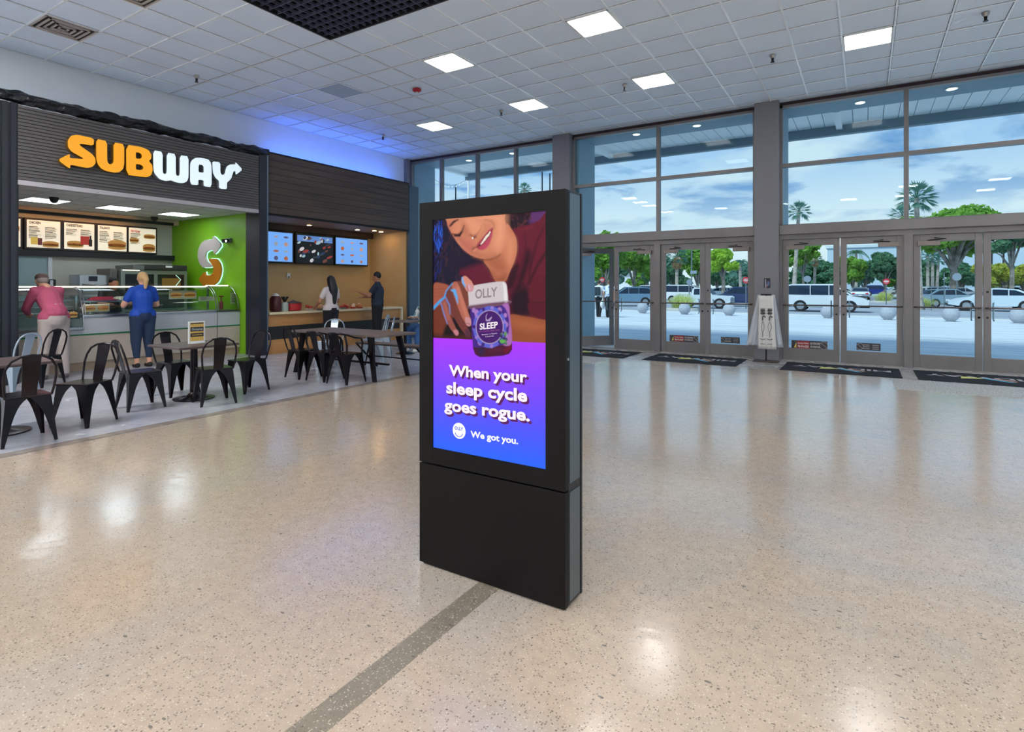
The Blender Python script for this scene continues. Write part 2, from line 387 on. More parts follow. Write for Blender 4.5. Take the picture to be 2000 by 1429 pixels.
# door sets
M_rail = M_frame
DN = [0]
M_closer = mat('closer_cover_grey', (132, 122, 116), .4, .3)
M_screw = M_dark
def door_leaf(x0, x1, hinge_left, ang=0, sticker=None):
    DN[0] += 1
    w = x1 - x0; hx = x0 if hinge_left else x1
    d = thing('door_%d' % DN[0], None, None, (hx, GY, .01), R(ang)); d['kind'] = 'structure'
    s = 1 if hinge_left else -1
    def X(a, b): return (min(a * s, b * s), max(a * s, b * s))
    bm = bmesh.new(); st = .1
    box(bm, *X(0, st), -.025, .025, .0, 2.325, bev=.004); box(bm, *X(w - st, w), -.025, .025, 0, 2.325, bev=.004)
    box(bm, *X(st, w - st), -.025, .025, 0, .23, bev=.004); box(bm, *X(st, w - st), -.025, .025, 2.2, 2.325, bev=.004)
    obj('leaf_frame', bm, M_frame, d)
    obj('pane', B(*X(st, w - st), -.004, .004, .23, 2.2), M_glass, d)
    bm = bmesh.new(); tube(bm, [(.02 * s, -.03, 1.06), (.05 * s, -.075, 1.06), ((w - .06) * s, -.075, 1.06), ((w - .03) * s, -.03, 1.06)], .014, 8)
    obj('push_bar', bm, mat('worn_bar_bronze', (110, 98, 92), .3, .6), d, smooth=True)
    c = obj('door_closer', B(*X(.06, .38), -.085, -.027, 2.13, 2.21, bev=.006), M_closer, d)
    bm = bmesh.new(); tube(bm, [(.2 * s, -.06, 2.22), (.45 * s, -.12, 2.235), (.3 * s, -.05, 2.26)], .009, 6)
    obj('closer_arm', bm, M_dark, c)
    bm = bmesh.new()
    for zz in (.9, 1.33 if not hinge_left else .9):
        tube(bm, [((w - .05) * s, -.026, zz), ((w - .05) * s, -.032, zz)], .018, 12)
    obj('lock_cylinder', bm, M_dark, d)
    bm = bmesh.new(); tube(bm, [((w - .14) * s, .03, .85), ((w - .14) * s, .075, .87), ((w - .14) * s, .075, 1.13), ((w - .14) * s, .03, 1.15)], .012, 8)
    obj('pull_handle', bm, mat('brushed_steel', (190, 195, 200), .3, .9), d, smooth=True)
    return d
def sticker(x0, x1, z0, z1, kind, lab):
    y = GY - .006
    t = thing('door_sticker', lab, 'sticker', ((x0 + x1) / 2, y, z0), group='notices stuck to the door glass')
    obj('backing', B(x0, x1, y - .001, y, z0, z1), mat('sticker_charcoal', (62, 62, 66), .5), t, world=True)
    w = x1 - x0; h = z1 - z0
    tb = bmesh.new(); rb = bmesh.new(); wb = bmesh.new(); yb = bmesh.new()
    if kind == 1:
        box(rb, x0 + .16 * w, x0 + .5 * w, y - .002, y - .001, z0 + .05 * h, z1 - .05 * h)
        text_on(tb, 'Security Hotline', (x0 + .175 * w, y - .003, z0 + .6 * h), (x0 + .485 * w, y - .003, z0 + .6 * h), .22 * h, (0, -1, 0))
        text_on(tb, '786-316-0229', (x0 + .175 * w, y - .003, z0 + .2 * h), (x0 + .485 * w, y - .003, z0 + .2 * h), .25 * h, (0, -1, 0), .03)
        text_on(tb, 'NO FIREARMS', (x0 + .53 * w, y - .002, z0 + .58 * h), (x0 + .8 * w, y - .002, z0 + .58 * h), .25 * h, (0, -1, 0))
        text_on(tb, 'OR WEAPONS', (x0 + .53 * w, y - .002, z0 + .2 * h), (x0 + .8 * w, y - .002, z0 + .2 * h), .25 * h, (0, -1, 0))
        prism(yb, [(.07 * w, .15 * h), (.14 * w, .15 * h), (.14 * w, .8 * h)], (x0, y - .001, z0), (1, 0, 0), (0, 0, 1), (0, -1, 0), .001)
        cx = x0 + .9 * w
    else:
        cx = x0 + .14 * w
        for k in range(3):
            box(wb, x0 + .28 * w, x0 + .54 * w, y - .002, y - .001, z0 + (.2 + .25 * k) * h, z0 + (.28 + .25 * k) * h)
            box(wb, x0 + .66 * w, x0 + .92 * w, y - .002, y - .001, z0 + (.2 + .25 * k) * h, z0 + (.28 + .25 * k) * h)
    ring = [(cx + .42 * h * math.cos(a), y - .002, z0 + h / 2 + .42 * h * math.sin(a)) for a in np.linspace(0, 2 * PI, 20)[:-1]]
    tube(wb, ring, .004, 4, closed=True); tube(wb, [ring[7], ring[17]], .004, 4)
    if len(tb.verts): obj('lettering', tb, mat('sticker_white', (225, 215, 212), .5), t, world=True)
    if len(rb.verts): obj('red_field', rb, mat('sticker_red', (150, 28, 34), .5), t, world=True)
    if len(yb.verts): obj('yellow_mark', yb, mat('sticker_yellow', (214, 196, 96), .5), t, world=True)
    obj('symbol', wb, mat('sticker_grey', (170, 165, 165), .5), t, world=True)
def bay_frame(n, x0, x1, mid):
    """transom beam, jambs and centre post round two pairs of doors"""
    struct('trim_%d' % n, B(x0, x1, GY - .16, GY + .1, 2.43, 2.61, bev=.008), M_frame)
    bm = B(x0, x1, GY - .08, GY + .06, 2.338, 2.43)
    box(bm, mid - .065, mid + .065, GY - .08, GY + .06, 0, 2.34); box(bm, x0, x0 + .045, GY - .08, GY + .06, 0, 2.34); box(bm, x1 - .045, x1, GY - .08, GY + .06, 0, 2.34)
    struct('trim_%d' % (n + 1), bm, M_frame)
    struct('trim_%d' % (n + 2), B(x0, x1, GY - .06, GY + .06, 0, .012), mat('threshold_metal', (150, 148, 146), .35, .7))
bay_frame(8, -5.9, -1.86, -3.85)
bay_frame(11, -1.42, 2.67, .64)
door_leaf(-5.85, -4.87, True, 46)
door_leaf(-4.86, -3.925, False)
door_leaf(-3.775, -2.85, True)
door_leaf(-2.84, -1.91, False)
door_leaf(-1.37, -.41, True)
door_leaf(-.395, .57, False)
door_leaf(.71, 1.66, True)
door_leaf(1.67, 2.62, False)
def st_px(a, b, kind, lab):
    p, q = PX(*a, y=GY), PX(*b, y=GY); sticker(p.x, q.x, min(p.z, q.z), max(p.z, q.z), kind, lab)
st_px((1308, 666), (1364, 656), 1, 'red and black no firearms sticker, left of the white bag stand')
st_px((1408, 669), (1445, 659), 2, 'small grey notice sticker on the door just left of the bag stand')
st_px((1546, 680), (1616, 667), 1, 'red and black no firearms sticker, right of the white bag stand')
st_px((1673, 683), (1720, 671), 2, 'small grey notice sticker on the door right of the bag stand')
p, q = PX(1492, 562, y=11.97), PX(1504, 543, y=11.97)
t = thing('wall_notice', 'small dark picture notice fixed to the grey pillar above the bag stand', 'sign', (p.x, 11.975, p.z))
obj('plate', B(p.x, q.x, 11.968, 11.98, p.z, q.z), mat('notice_dark', (28, 30, 42), .4), t, world=True)
bm = B(p.x + .02, p.x + .04, 11.966, 11.968, p.z, q.z - .02); obj('pale_strip', bm, mat('notice_pale', (160, 160, 175), .4), t, world=True)
obj('blue_block', B(p.x + .06, q.x - .01, 11.966, 11.968, p.z + .04, q.z - .06), mat('notice_blue', (84, 104, 140), .4), t, world=True)
obj('rose_block', B(p.x + .045, p.x + .065, 11.965, 11.967, p.z + .02, p.z + .08), mat('notice_rose', (150, 110, 118), .4), t, world=True)
# ================================================================ ceiling fittings
M_panel = mat('lit_panel', (252, 250, 246), .5, emit=PANEL_E)
M_white = mat('white_plastic', (232, 232, 230), .4)
def panel(x, y, lab, m=None, z=HC, sx=.57, sy=.57, grp='square ceiling light panels'):
    t = thing('ceiling_light_panel', lab, 'ceiling light', (x, y, z), group=grp)
    bm = bmesh.new(); a, b = sx / 2 + .018, sy / 2 + .018
    for q in ((-a, -a + .02, -b, b), (a - .02, a, -b, b), (-a, a, -b, -b + .02), (-a, a, b - .02, b)): box(bm, *q, -.008, .012)
    obj('frame', bm, M_white, t); obj('diffuser', B(-sx / 2, sx / 2, -sy / 2, sy / 2, -.003, .011), m or M_panel, t)
    return t
for x, y, lab in ((-3.14, 7.17, 'square light panel nearest the top centre of the ceiling'),
                  (.025, 9.7, 'square light panel above the right hand entrance doors'),
                  (-5.67, 7.17, 'square light panel between the red smoke alarm and the black grid'),
                  (-3.14, 9.7, 'square light panel over the middle entrance doors'),
                  (-5.67, 9.7, 'square light panel nearest the first grey pillar'),
                  (-8.2, 9.85, 'square light panel farthest left, near the blue lit corner')):
    panel(x, y, lab)
M_panel2 = mat('lit_panel_added', (252, 250, 248), .5, emit=PANEL_E * 6.0)  # unseen panels added to brighten the room, stronger than the visible ones
for x, y in ((-8.2, 2.1), (-8.2, .9), (-8.2, -.4), (-8.2, -3), (-5.67, -3), (-3.14, -3), (-.6, -3), (1.3, -3), (1.3, -.4), (3.8, 7.17), (3.8, -3), (6.3, 7.17), (6.3, -3), (6.3, 4.65), (6.3, 2.1), (6.3, 9.7), (3.8, -.4)):
    panel(GX0 + GP / 2 + round((x + 3.14) / GP) * GP, GY0 + GP / 2 + round((y - 9.7) / GP) * GP, 'added square light panel out of view, brightening the room', M_panel2)
def sprinkler(x, y, lab, dome=False):
    t = thing('sprinkler', lab, 'sprinkler', (x, y, HC), group='sprinkler heads on the ceiling')
    bm = bmesh.new(); lathe(bm, [(.045, 0), (.045, -.012), (.022, -.05)], n=14); obj('collar', bm, mat('chrome', (170, 165, 160), .3, .8), t)
    bm = bmesh.new(); lathe(bm, [(.02, -.05), (.017, -.1), (.03, -.105), (.03, -.112)], n=12); obj('head', bm, M_black_metal, t)
for a, lab in (((384, 150), 'small sprinkler head above the sandwich shop sign'), ((748, 265), 'small sprinkler head near the blue lit corner of the ceiling'),
               ((979, 217), 'sprinkler head above the screen kiosk, left of the first pillar'), ((1220, 167), 'sprinkler head left of the middle light panel row'),
               ((1509, 110), 'sprinkler head above the wide grey pillar'), ((1925, 28), 'largest and nearest sprinkler head at upper right')):
    p = PX(*a, z=HC - .02); sprinkler(p.x, p.y, lab)
p = PX(814, 174, z=HC)
t = thing('smoke_alarm', 'round red alarm on the ceiling beside the light panels', 'alarm', (p.x, p.y, HC))
bm = bmesh.new(); lathe(bm, [(.08, 0), (.08, -.03), (.055, -.05), (.02, -.055)], n=20); obj('cover', bm, mat('alarm_red', (165, 30, 40), .4), t, smooth=True)
bm = bmesh.new(); lathe(bm, [(.018, -.055), (.016, -.065), (.006, -.07)], n=12); obj('lens', bm, M_white, t)
# air vents: stepped louvres in four triangles
def vent(ix, iy, lab):
    x0 = GX0 + GP * ix; y0 = GY0 + GP * iy
    t = thing('air_vent', lab, 'air vent', (x0 + GP / 2, y0 + GP / 2, HC), group='square ceiling air vents')
    obj('backing', B(-.29, .29, -.29, .29, .006, .012), M_dark, t)
    bm = bmesh.new()
    for k, r in enumerate((.3, .24, .18, .12, .06)):
        w = .022; z0 = -.004 - .006 * (k % 2); z1 = .008
        for q in ((-r, -r + w, -r, r), (r - w, r, -r, r), (-r, r, -r, -r + w), (-r, r, r - w, r)): box(bm, *q, z0, z1)
    obj('louvres', bm, mat('vent_louvre', (186, 176, 170), .5), t)
vent(-10, -10, 'square louvred air vent above the sandwich shop, lower of two')
vent(-7, -10, 'square louvred air vent cut by the top edge of the view')
# ================================================================ the screen kiosk
KX0, KX1, KY0, KY1 = -1.976, -1.128, 2.25, 2.425
KH = PX(818, 397, x=KX0).z
kz = (CH + PX(1106, 368, y=KY0).z - CH + PX(818, 397, y=KY0).z) / 2
ks = (PX(818, 903, y=KY0).z + PX(1106, 960, y=KY0).z) / 2
kiosk = thing('display_kiosk', 'tall black freestanding screen kiosk showing a purple and blue advert', 'kiosk', ((KX0 + KX1) / 2, (KY0 + KY1) / 2, 0))
M_kf = mat('kiosk_front_black', (14, 12, 12), .5, .0, spec=.2, bump=(260, .08))
M_kb = mat('kiosk_side_black', (38, 40, 44), .3, .5)
g = .012
tl_, br_ = PX(845, 430, y=KY0), PX(1065.5, 913, y=KY0); tr_ = PX(1065.5, 411, y=KY0)
sx0, sx1, sz0 = tl_.x, br_.x, (PX(845, 877, y=KY0).z + br_.z) / 2; sz1 = (tl_.z + tr_.z) / 2
bm = B(KX0, KX1, KY0 + .03, KY1 - .02, .012, kz, bev=.004); obj('body', bm, M_kb, kiosk, world=True)
bm = bmesh.new(); y0, y1 = KY0, KY0 + .028
for q in ((KX0, sx0, ks + .004, kz), (sx1, KX1, ks + .004, kz), (sx0, sx1, ks + .004, sz0), (sx0, sx1, sz1, kz)): box(bm, q[0], q[1], y0, y1, q[2], q[3])
obj('bezel', bm, M_kf, kiosk, world=True)
obj('lower_panel', B(KX0, KX1, KY0, KY0 + .028, .012, ks - .004, bev=.002), M_kf, kiosk, world=True)
obj('rear_panel', B(KX0 + .004, KX1 + .003, KY1 - .018, KY1, .012, kz, bev=.003), M_kb, kiosk, world=True)
obj('plinth', B(KX0 + .015, KX1 - .015, KY0 + .015, KY1 - .015, 0, .013), M_dark, kiosk, world=True)
bm = B(KX1, KX1 + .003, KY0 + .04, KY1 - .03, ks + .03, kz - .012); box(bm, KX1, KX1 + .003, KY0 + .04, KY1 - .03, .03, ks - .01)
obj('side_cover', bm, mat('kiosk_side_cover', (104, 116, 124), .3, .85), kiosk, world=True)
bm = bmesh.new(); tube(bm, [(KX1, KY0 + .022, 1.12), (KX1 + .006, KY0 + .022, 1.12)], .006, 10)
obj('lock', bm, mat('brushed_steel', (190, 195, 200), .3, .9), kiosk, world=True)
# ---- screen picture: colours per vertex on a fine flat grid (the screen is flat)
DX, DZ = .0021, .0021
nx = int((sx1 - sx0) / DX); nz = int((sz1 - sz0) / DZ)
gx = np.linspace(sx0, sx1, nx); gz = np.linspace(sz0, sz1, nz)
XX, ZZ = np.meshgrid(gx, gz)
IMG = np.zeros((nz, nx, 3))
def C3(c): return np.array(lin(c)[:3])
def A(cx, cy):
    p = PX(840 + cx / 7.146, 400 + cy / 7.146, y=KY0); return (p.x, p.z)
def sdf(poly):
    P = np.array(poly); n = len(P); d = np.full(XX.shape, 1e9); ins = np.zeros(XX.shape, bool)
    lo = P.min(0) - .03; hi = P.max(0) + .03
    m = (XX > lo[0]) & (XX < hi[0]) & (ZZ > lo[1]) & (ZZ < hi[1]); x = XX[m]; z = ZZ[m]; dd = np.full(x.shape, 1e9); ii = np.zeros(x.shape, bool)
    for i in range(n):
        a = P[i]; b = P[(i + 1) % n]; e_ = b - a; L2 = max(e_ @ e_, 1e-12)
        t = np.clip(((x - a[0]) * e_[0] + (z - a[1]) * e_[1]) / L2, 0, 1)
        dd = np.minimum(dd, np.hypot(x - a[0] - t * e_[0], z - a[1] - t * e_[1]))
        c = (a[1] > z) != (b[1] > z)
        with np.errstate(divide='ignore', invalid='ignore'):
            ii ^= c & (x < a[0] + (z - a[1]) * e_[0] / (e_[1] if abs(e_[1]) > 1e-12 else 1e-12))
    d[m] = np.where(ii, -dd, dd); return d
def put(mask, c):
    global IMG
    c = C3(c) if not isinstance(c, np.ndarray) else c
    IMG = IMG * (1 - mask[..., None]) + c * mask[..., None]
PXU = .0026          # one photo pixel in metres on the screen
def poly(pts, c, blur=.5, smooth=True, alpha=1.0):
    q = [A(*p) for p in pts]; q = smoothpoly(q, 5) if smooth else q
    b = max(blur * PXU, .0006); put(np.clip(.5 - sdf(q) / (2 * b), 0, 1) * alpha, c)
def stroke(pts, rad, c, blur=.5, alpha=1.0):
    """tapered stroke; rad in the same units as the traced points"""
    q = [np.array(A(*p)) for p in pts]; rs = rad if isinstance(rad, (list, tuple)) else [rad] * len(q); k = PXU / 7.146
    d = np.full(XX.shape, 1e9)
    for i in range(len(q) - 1):
        a, b = q[i], q[i + 1]; e_ = b - a; t = np.clip(((XX - a[0]) * e_[0] + (ZZ - a[1]) * e_[1]) / max(e_ @ e_, 1e-12), 0, 1)
        d = np.minimum(d, np.hypot(XX - a[0] - t * e_[0], ZZ - a[1] - t * e_[1]) - (rs[i] + (rs[i + 1] - rs[i]) * t) * k)
    b = max(blur * PXU, .0006); put(np.clip(.5 - d / (2 * b), 0, 1) * alpha, c)
rnd = random.Random(4)
IMG[:] = C3((34, 16, 34))
poly([(-50, 100), (500, 150), (560, 800), (420, 1100), (-50, 1150)], (16, 12, 42), 4)
poly([(1370, 60), (1680, 40), (1680, 240), (1400, 260)], (92, 46, 104), 5)
# hair curls, left and right
for _ in range(190):
    x = rnd.uniform(30, 470); y = rnd.uniform(180, 1130)
    if x > 150 + (y - 150) * .45 + 60: continue
    c = rnd.choice([(46, 22, 40), (60, 30, 44), (24, 12, 36), (16, 12, 50)])
    stroke([(x, y), (x + rnd.uniform(-30, 30), y + rnd.uniform(20, 60)), (x + rnd.uniform(-40, 40), y + rnd.uniform(60, 110))], rnd.uniform(5, 11), c, .8, .8)
for _ in range(42):
    x = rnd.uniform(40, 165); y = rnd.uniform(215, 560)
    c = rnd.choice([(18, 70, 190), (30, 100, 225), (14, 40, 130), (20, 60, 170)])
    stroke([(x, y), (x + rnd.uniform(-18, 14), y + rnd.uniform(40, 70)), (x + rnd.uniform(-20, 20), y + rnd.uniform(90, 130))], rnd.uniform(3, 8), c, .6, .75)
for _ in range(18):
    x = rnd.uniform(60, 160); y = rnd.uniform(640, 1000); stroke([(x, y), (x - 20, y + 60)], 4, (16, 44, 140), .8, .6)
# jumper
burg = (100, 20, 42)
poly([(1680, 190), (1500, 220), (1380, 270), (1140, 320), (1180, 450), (1210, 620), (1150, 850), (1040, 1060), (1070, 1300), (1100, 1560), (1400, 1575), (1680, 1700)], burg, 1.2)
poly([(690, 800), (780, 880), (900, 1070), (760, 1100), (600, 1130), (540, 1030), (420, 980), (410, 880), (520, 800)], (96, 18, 44), 3)
poly([(300, 640), (560, 730), (720, 790), (560, 860), (380, 900), (300, 800)], (24, 10, 40), 6)
poly([(1150, 860), (1230, 830), (1180, 1080), (1100, 1180), (1060, 1060)], (50, 10, 28), 4)
poly([(1330, 640), (1400, 700), (1330, 960), (1250, 1180), (1150, 1250), (1230, 1000)], (44, 8, 26), 6)
poly([(1200, 1180), (1360, 1150), (1400, 1480), (1330, 1560), (1130, 1540), (1110, 1300)], (34, 8, 26), 8)
poly([(1390, 1080), (1620, 980), (1640, 1340), (1400, 1370)], (92, 18, 36), 3)
stroke([(1610, 240), (1480, 520), (1400, 820), (1360, 1100)], [5, 10, 18, 10], (62, 12, 30), 3)
stroke([(1620, 640), (1480, 860), (1380, 1080)], 16, (48, 10, 26), 3)
stroke([(1300, 330), (1330, 560), (1290, 860)], [4, 8, 8], (74, 14, 34), 2)
stroke([(1180, 330), (1290, 345), (1420, 300)], 10, (120, 30, 52), 2)
poly([(1375, 1365), (1640, 1370), (1660, 1660), (1500, 1610), (1380, 1500)], (86, 16, 36), 1.5)
stroke([(1375, 1360), (1640, 1372)], 5, (60, 12, 28), 1)
for _ in range(150):
    a = rnd.uniform(0, 1); x = 1030 + a * 370 + rnd.uniform(-20, 20); y = rnd.uniform(90, 200 + 120 * math.sin(PI * min(1, a * 1.2)))
    if x > 1400 or (x < 1080 and y > 220): continue
    stroke([(x, y), (x + rnd.uniform(-24, 24), y + rnd.uniform(8, 34))], rnd.uniform(5, 13), rnd.choice([(38, 14, 26), (60, 26, 36), (26, 8, 24), (84, 40, 46), (30, 10, 24)]), .8, .9)
# neck and face
poly([(740, 760), (950, 690), (1040, 420), (1060, 260), (1125, 330), (1190, 460), (1205, 620), (1170, 780), (1110, 920), (1045, 1062), (970, 1075), (900, 1060), (820, 900)], (196, 118, 86), 1)
poly([(1080, 420), (1160, 480), (1170, 640), (1110, 820), (1060, 700), (1050, 540)], (224, 148, 110), 10, alpha=.7)
poly([(760, 770), (930, 720), (1000, 760), (1060, 880), (1000, 960), (880, 930)], (164, 90, 62), 9, alpha=.75)
poly([(840, 930), (930, 1000), (1060, 960), (1030, 1075), (900, 1065)], (142, 72, 50), 6, alpha=.8)
face = [(160, 120), (215, 210), (240, 300), (300, 410), (370, 525), (450, 615), (560, 700), (680, 745), (800, 755), (900, 738), (965, 690), (1010, 580), (1045, 440), (1052, 300), (1030, 180), (1015, 90), (600, 80)]
poly(face, (206, 130, 98), 1)
poly([(700, 130), (1010, 120), (1045, 260), (1030, 460), (960, 600), (880, 560), (900, 380), (880, 240), (760, 200)], (236, 160, 122), 12, alpha=.85)
poly([(480, 180), (620, 170), (700, 260), (690, 350), (600, 400), (520, 350)], (232, 154, 118), 9, alpha=.8)
poly([(250, 260), (330, 420), (450, 560), (560, 660), (520, 560), (400, 440), (330, 300)], (168, 86, 74), 8, alpha=.8)
poly([(440, 500), (540, 470), (600, 540), (560, 640), (470, 600)], (196, 104, 92), 8, alpha=.7)
poly([(600, 640), (760, 700), (900, 690), (820, 740), (680, 738), (580, 700)], (176, 98, 74), 6, alpha=.7)
poly([(290, 300), (400, 230), (440, 290), (380, 400), (310, 400)], (220, 140, 104), 5, alpha=.8)          # eyelid
stroke([(270, 290), (320, 235), (380, 205)], [14, 18, 8], (66, 30, 34), 1.5)                                # brow
stroke([(335, 425), (400, 420), (440, 365), (465, 285)], [16, 22, 18, 8], (44, 20, 28), 1.6)                # lashes
stroke([(300, 405), (345, 415)], 8, (60, 28, 30), 1.5)
poly([(440, 260), (500, 300), (540, 400), (520, 440), (450, 400)], (178, 104, 80), 6, alpha=.7)
stroke([(555, 420), (600, 432), (650, 400), (690, 345), (705, 290)], [14, 10, 8, 6, 4], (150, 84, 64), 2.5) # nostril line
poly([(600, 300), (690, 260), (715, 310), (670, 370), (610, 400), (580, 370)], (226, 150, 114), 5, alpha=.8)
stroke([(585, 465), (630, 440)], 12, (120, 60, 50), 2); stroke([(583, 462), (584, 464)], 13, (240, 228, 222), .8)
stroke([(760, 205), (850, 225), (885, 280), (880, 330)], [4, 8, 8, 5], (182, 112, 84), 3)
poly([(640, 600), (650, 540), (700, 480), (760, 410), (810, 350), (862, 318), (868, 345), (845, 430), (800, 550), (720, 625)], (176, 66, 84), 1.4)
poly([(690, 600), (740, 570), (820, 450), (852, 370), (858, 420), (820, 540), (760, 612), (710, 625)], (188, 70, 96), 2)
poly([(655, 578), (700, 560), (760, 500), (820, 430), (856, 335), (842, 362), (790, 395), (740, 460), (700, 520)], (60, 20, 30), 1)
for a, b, w in (((700, 545), (722, 522), 9), ((722, 520), (748, 486), 13), ((750, 482), (776, 446), 17), ((780, 440), (805, 415), 17), ((810, 404), (828, 378), 11)):
    stroke([a, b], w, (240, 222, 206), .8)
stroke([(590, 610), (650, 590)], 12, (120, 58, 46), 5); stroke([(600, 640), (640, 615)], 10, (222, 140, 110), 2)
stroke([(700, 770), (820, 762), (930, 722), (965, 690)], [4, 8, 7, 3], (120, 62, 46), 3)
# arms on the table
poly([(35, 1115), (160, 1095), (255, 1130), (270, 1180), (200, 1260), (120, 1420), (20, 1440)], (160, 84, 62), 1.5)
for k in range(3): stroke([(35, 1180 + 50 * k), (200, 1170 + 40 * k)], 3, (120, 60, 46), 2, .6)
poly([(1085, 1550), (1300, 1556), (1500, 1590), (1680, 1660), (1680, 2000), (1085, 1920)], (146, 76, 46), 1.2)
poly([(1120, 1600), (1400, 1620), (1610, 1700), (1500, 1760), (1200, 1700)], (176, 98, 62), 10, alpha=.8)
poly([(20, 1500), (150, 1400), (300, 1560), (240, 1700), (140, 1850), (20, 1850)], (112, 50, 30), 3)
poly([(240, 1640), (420, 1700), (420, 1830), (180, 1850)], (16, 8, 12), 4)
poly([(20, 1800), (250, 1830), (590, 1790), (600, 1900), (20, 1880)], (66, 26, 22), 4)
# hand holding the bottle
poly([(200, 1235), (300, 1090), (420, 1070), (530, 1180), (530, 1420), (470, 1560), (300, 1560), (150, 1430)], (120, 60, 48), 1.5)
stroke([(170, 1310), (230, 1560), (300, 1700), (360, 1795)], [46, 50, 46, 32], (148, 78, 68), 1)
stroke([(250, 1230), (330, 1480), (440, 1680), (520, 1800)], [52, 58, 54, 40], (112, 52, 46), 1)
stroke([(340, 1130), (420, 1380), (480, 1540), (530, 1640)], [58, 68, 64, 54], (176, 100, 82), 1)
stroke([(380, 1160), (450, 1400), (510, 1580)], 22, (208, 130, 106), 4, .7)
stroke([(190, 1380), (250, 1580)], 14, (186, 110, 96), 4, .7)
stroke([(475, 1050), (530, 1110), (560, 1170)], [58, 64, 52], (214, 140, 122), 1)
stroke([(440, 1020), (450, 1080), (480, 1140)], [10, 16, 10], (90, 180, 240), 2)
poly([(505, 1120), (560, 1110), (592, 1170), (570, 1205), (520, 1190)], (206, 140, 150), 1); stroke([(520, 1130), (548, 1180)], 4, (236, 190, 200), .8)
poly([(480, 1575), (540, 1575), (575, 1640), (545, 1690), (495, 1670)], (200, 140, 144), 1.2); stroke([(500, 1650), (552, 1668)], 4, (120, 66, 80), 1)
poly([(318, 1750), (372, 1748), (388, 1800), (360, 1822), (330, 1800)], (190, 122, 132), 1.2)
poly([(470, 1750), (530, 1750), (550, 1830), (500, 1850)], (84, 40, 60), 2)
stroke([(40, 1440), (120, 1350), (190, 1290), (215, 1200), (300, 1095)], [20, 18, 12, 8, 6], (54, 160, 230), 1.6)
stroke([(290, 1190), (330, 1200), (360, 1290), (375, 1370)], [10, 26, 20, 6], (84, 170, 236), 2)
stroke([(205, 1290), (260, 1400), (270, 1520)], [8, 10, 4], (110, 140, 214), 2); stroke([(140, 1370), (180, 1510), (230, 1660)], [6, 8, 4], (110, 140, 214), 2)
# purple and blue field
top = (np.array(A(35, 1854)), np.array(A(1608, 1929)))
def grad():
    global IMG
    zt = top[0][1] + (XX - top[0][0]) / (top[1][0] - top[0][0]) * (top[1][1] - top[0][1])
    m = np.clip((zt - ZZ) / .0012 + .5, 0, 1)
    t = np.clip((zt - ZZ) / (zt.mean() - sz0), 0, 1)[..., None]
    def s2l(c): c = c / 255; return np.where(c <= .04045, c / 12.92, ((c + .055) / 1.055) ** 2.4)
    c0, c1, c2 = np.array([176., 56, 250]), np.array([112., 76, 252]), np.array([44., 104, 255])
    c = np.where(t < .5, c0 + (c1 - c0) * t * 2, c1 + (c2 - c1) * (t - .5) * 2)
    IMG = IMG * (1 - m[..., None]) + s2l(c) * m[..., None]
grad()
# bottle
poly([(545, 1395), (1075, 1330), (1095, 1480), (1135, 1940), (1133, 2020), (1090, 2080), (1000, 2105), (800, 2120), (680, 2122), (620, 2085), (590, 2010), (560, 1600)], (66, 34, 132), .8, smooth=False)
poly([(545, 1400), (1075, 1335), (1085, 1385), (820, 1425), (560, 1450)], (112, 74, 96), .8)
poly([(590, 1990), (860, 1985), (1134, 1935), (1133, 2020), (1090, 2080), (1000, 2105), (800, 2120), (680, 2122), (620, 2085)], (72, 16, 48), .8, smooth=False)
poly([(660, 2000), (740, 2010), (730, 2090), (680, 2090)], (40, 26, 70), 4); stroke([(1040, 2040), (1100, 1990)], 18, (120, 20, 40), 4); stroke([(840, 2030), (960, 2020)], 16, (96, 30, 60), 4, .7)
cxy = (822, 1705)
def circ(c, r, ry): return [(c[0] + r * math.cos(a), c[1] + ry * math.sin(a)) for a in np.linspace(0, 2 * PI, 25)[:-1]]
poly([(1000, 1395), (1085, 1388), (1110, 1600), (1130, 1930), (1010, 1950), (1080, 1800), (1090, 1600), (1050, 1460)], (168, 104, 178), 1.5)
for (x, y, r) in ((640, 1500, 30), (645, 1520, 34), (960, 1470, 32), (1050, 1670, 30), (1040, 1540, 24), (690, 1915, 36), (610, 1730, 24), (600, 1470, 26), (1050, 1820, 26)):
    poly(circ((x, y), r, r * 1.3), (168, 120, 190), 1)
poly(circ(cxy, 232, 292), (92, 96, 202), 1)
for k in range(11):
    a = 2 * PI * k / 11 + .3; poly(circ((cxy[0] + 216 * math.cos(a), cxy[1] + 270 * math.sin(a)), 22, 26), (60, 26, 120) if k % 2 else (150, 120, 206), 1)
poly(circ(cxy, 194, 236), (186, 160, 190), .7); poly(circ(cxy, 184, 226), (66, 18, 104), .7)
poly([(790, 1515), (775, 1560), (780, 1590), (800, 1600), (840, 1565), (855, 1570), (835, 1605), (825, 1622), (770, 1620), (768, 1600), (765, 1560), (775, 1530)], (172, 150, 190), .6)
for k in range(26): 
    x, y = rnd.uniform(965, 1060), rnd.uniform(1770, 1935); stroke([(x, y), (x + 12, y + 8)], rnd.uniform(8, 14), rnd.choice([(54, 40, 96), (70, 120, 70), (50, 34, 80), (60, 60, 110)]), .8)
poly([(960, 1885), (1000, 1880), (1040, 1890), (1030, 1925), (980, 1930)], (92, 170, 84), 1); poly([(1020, 1800), (1050, 1770), (1062, 1800), (1040, 1830)], (90, 150, 80), 1)
poly([(522, 1165), (600, 1125), (760, 1095), (950, 1070), (1020, 1075), (1055, 1110), (1066, 1200), (1075, 1325), (1070, 1345), (800, 1375), (545, 1408), (533, 1395), (526, 1290)], (206, 196, 200), .8)
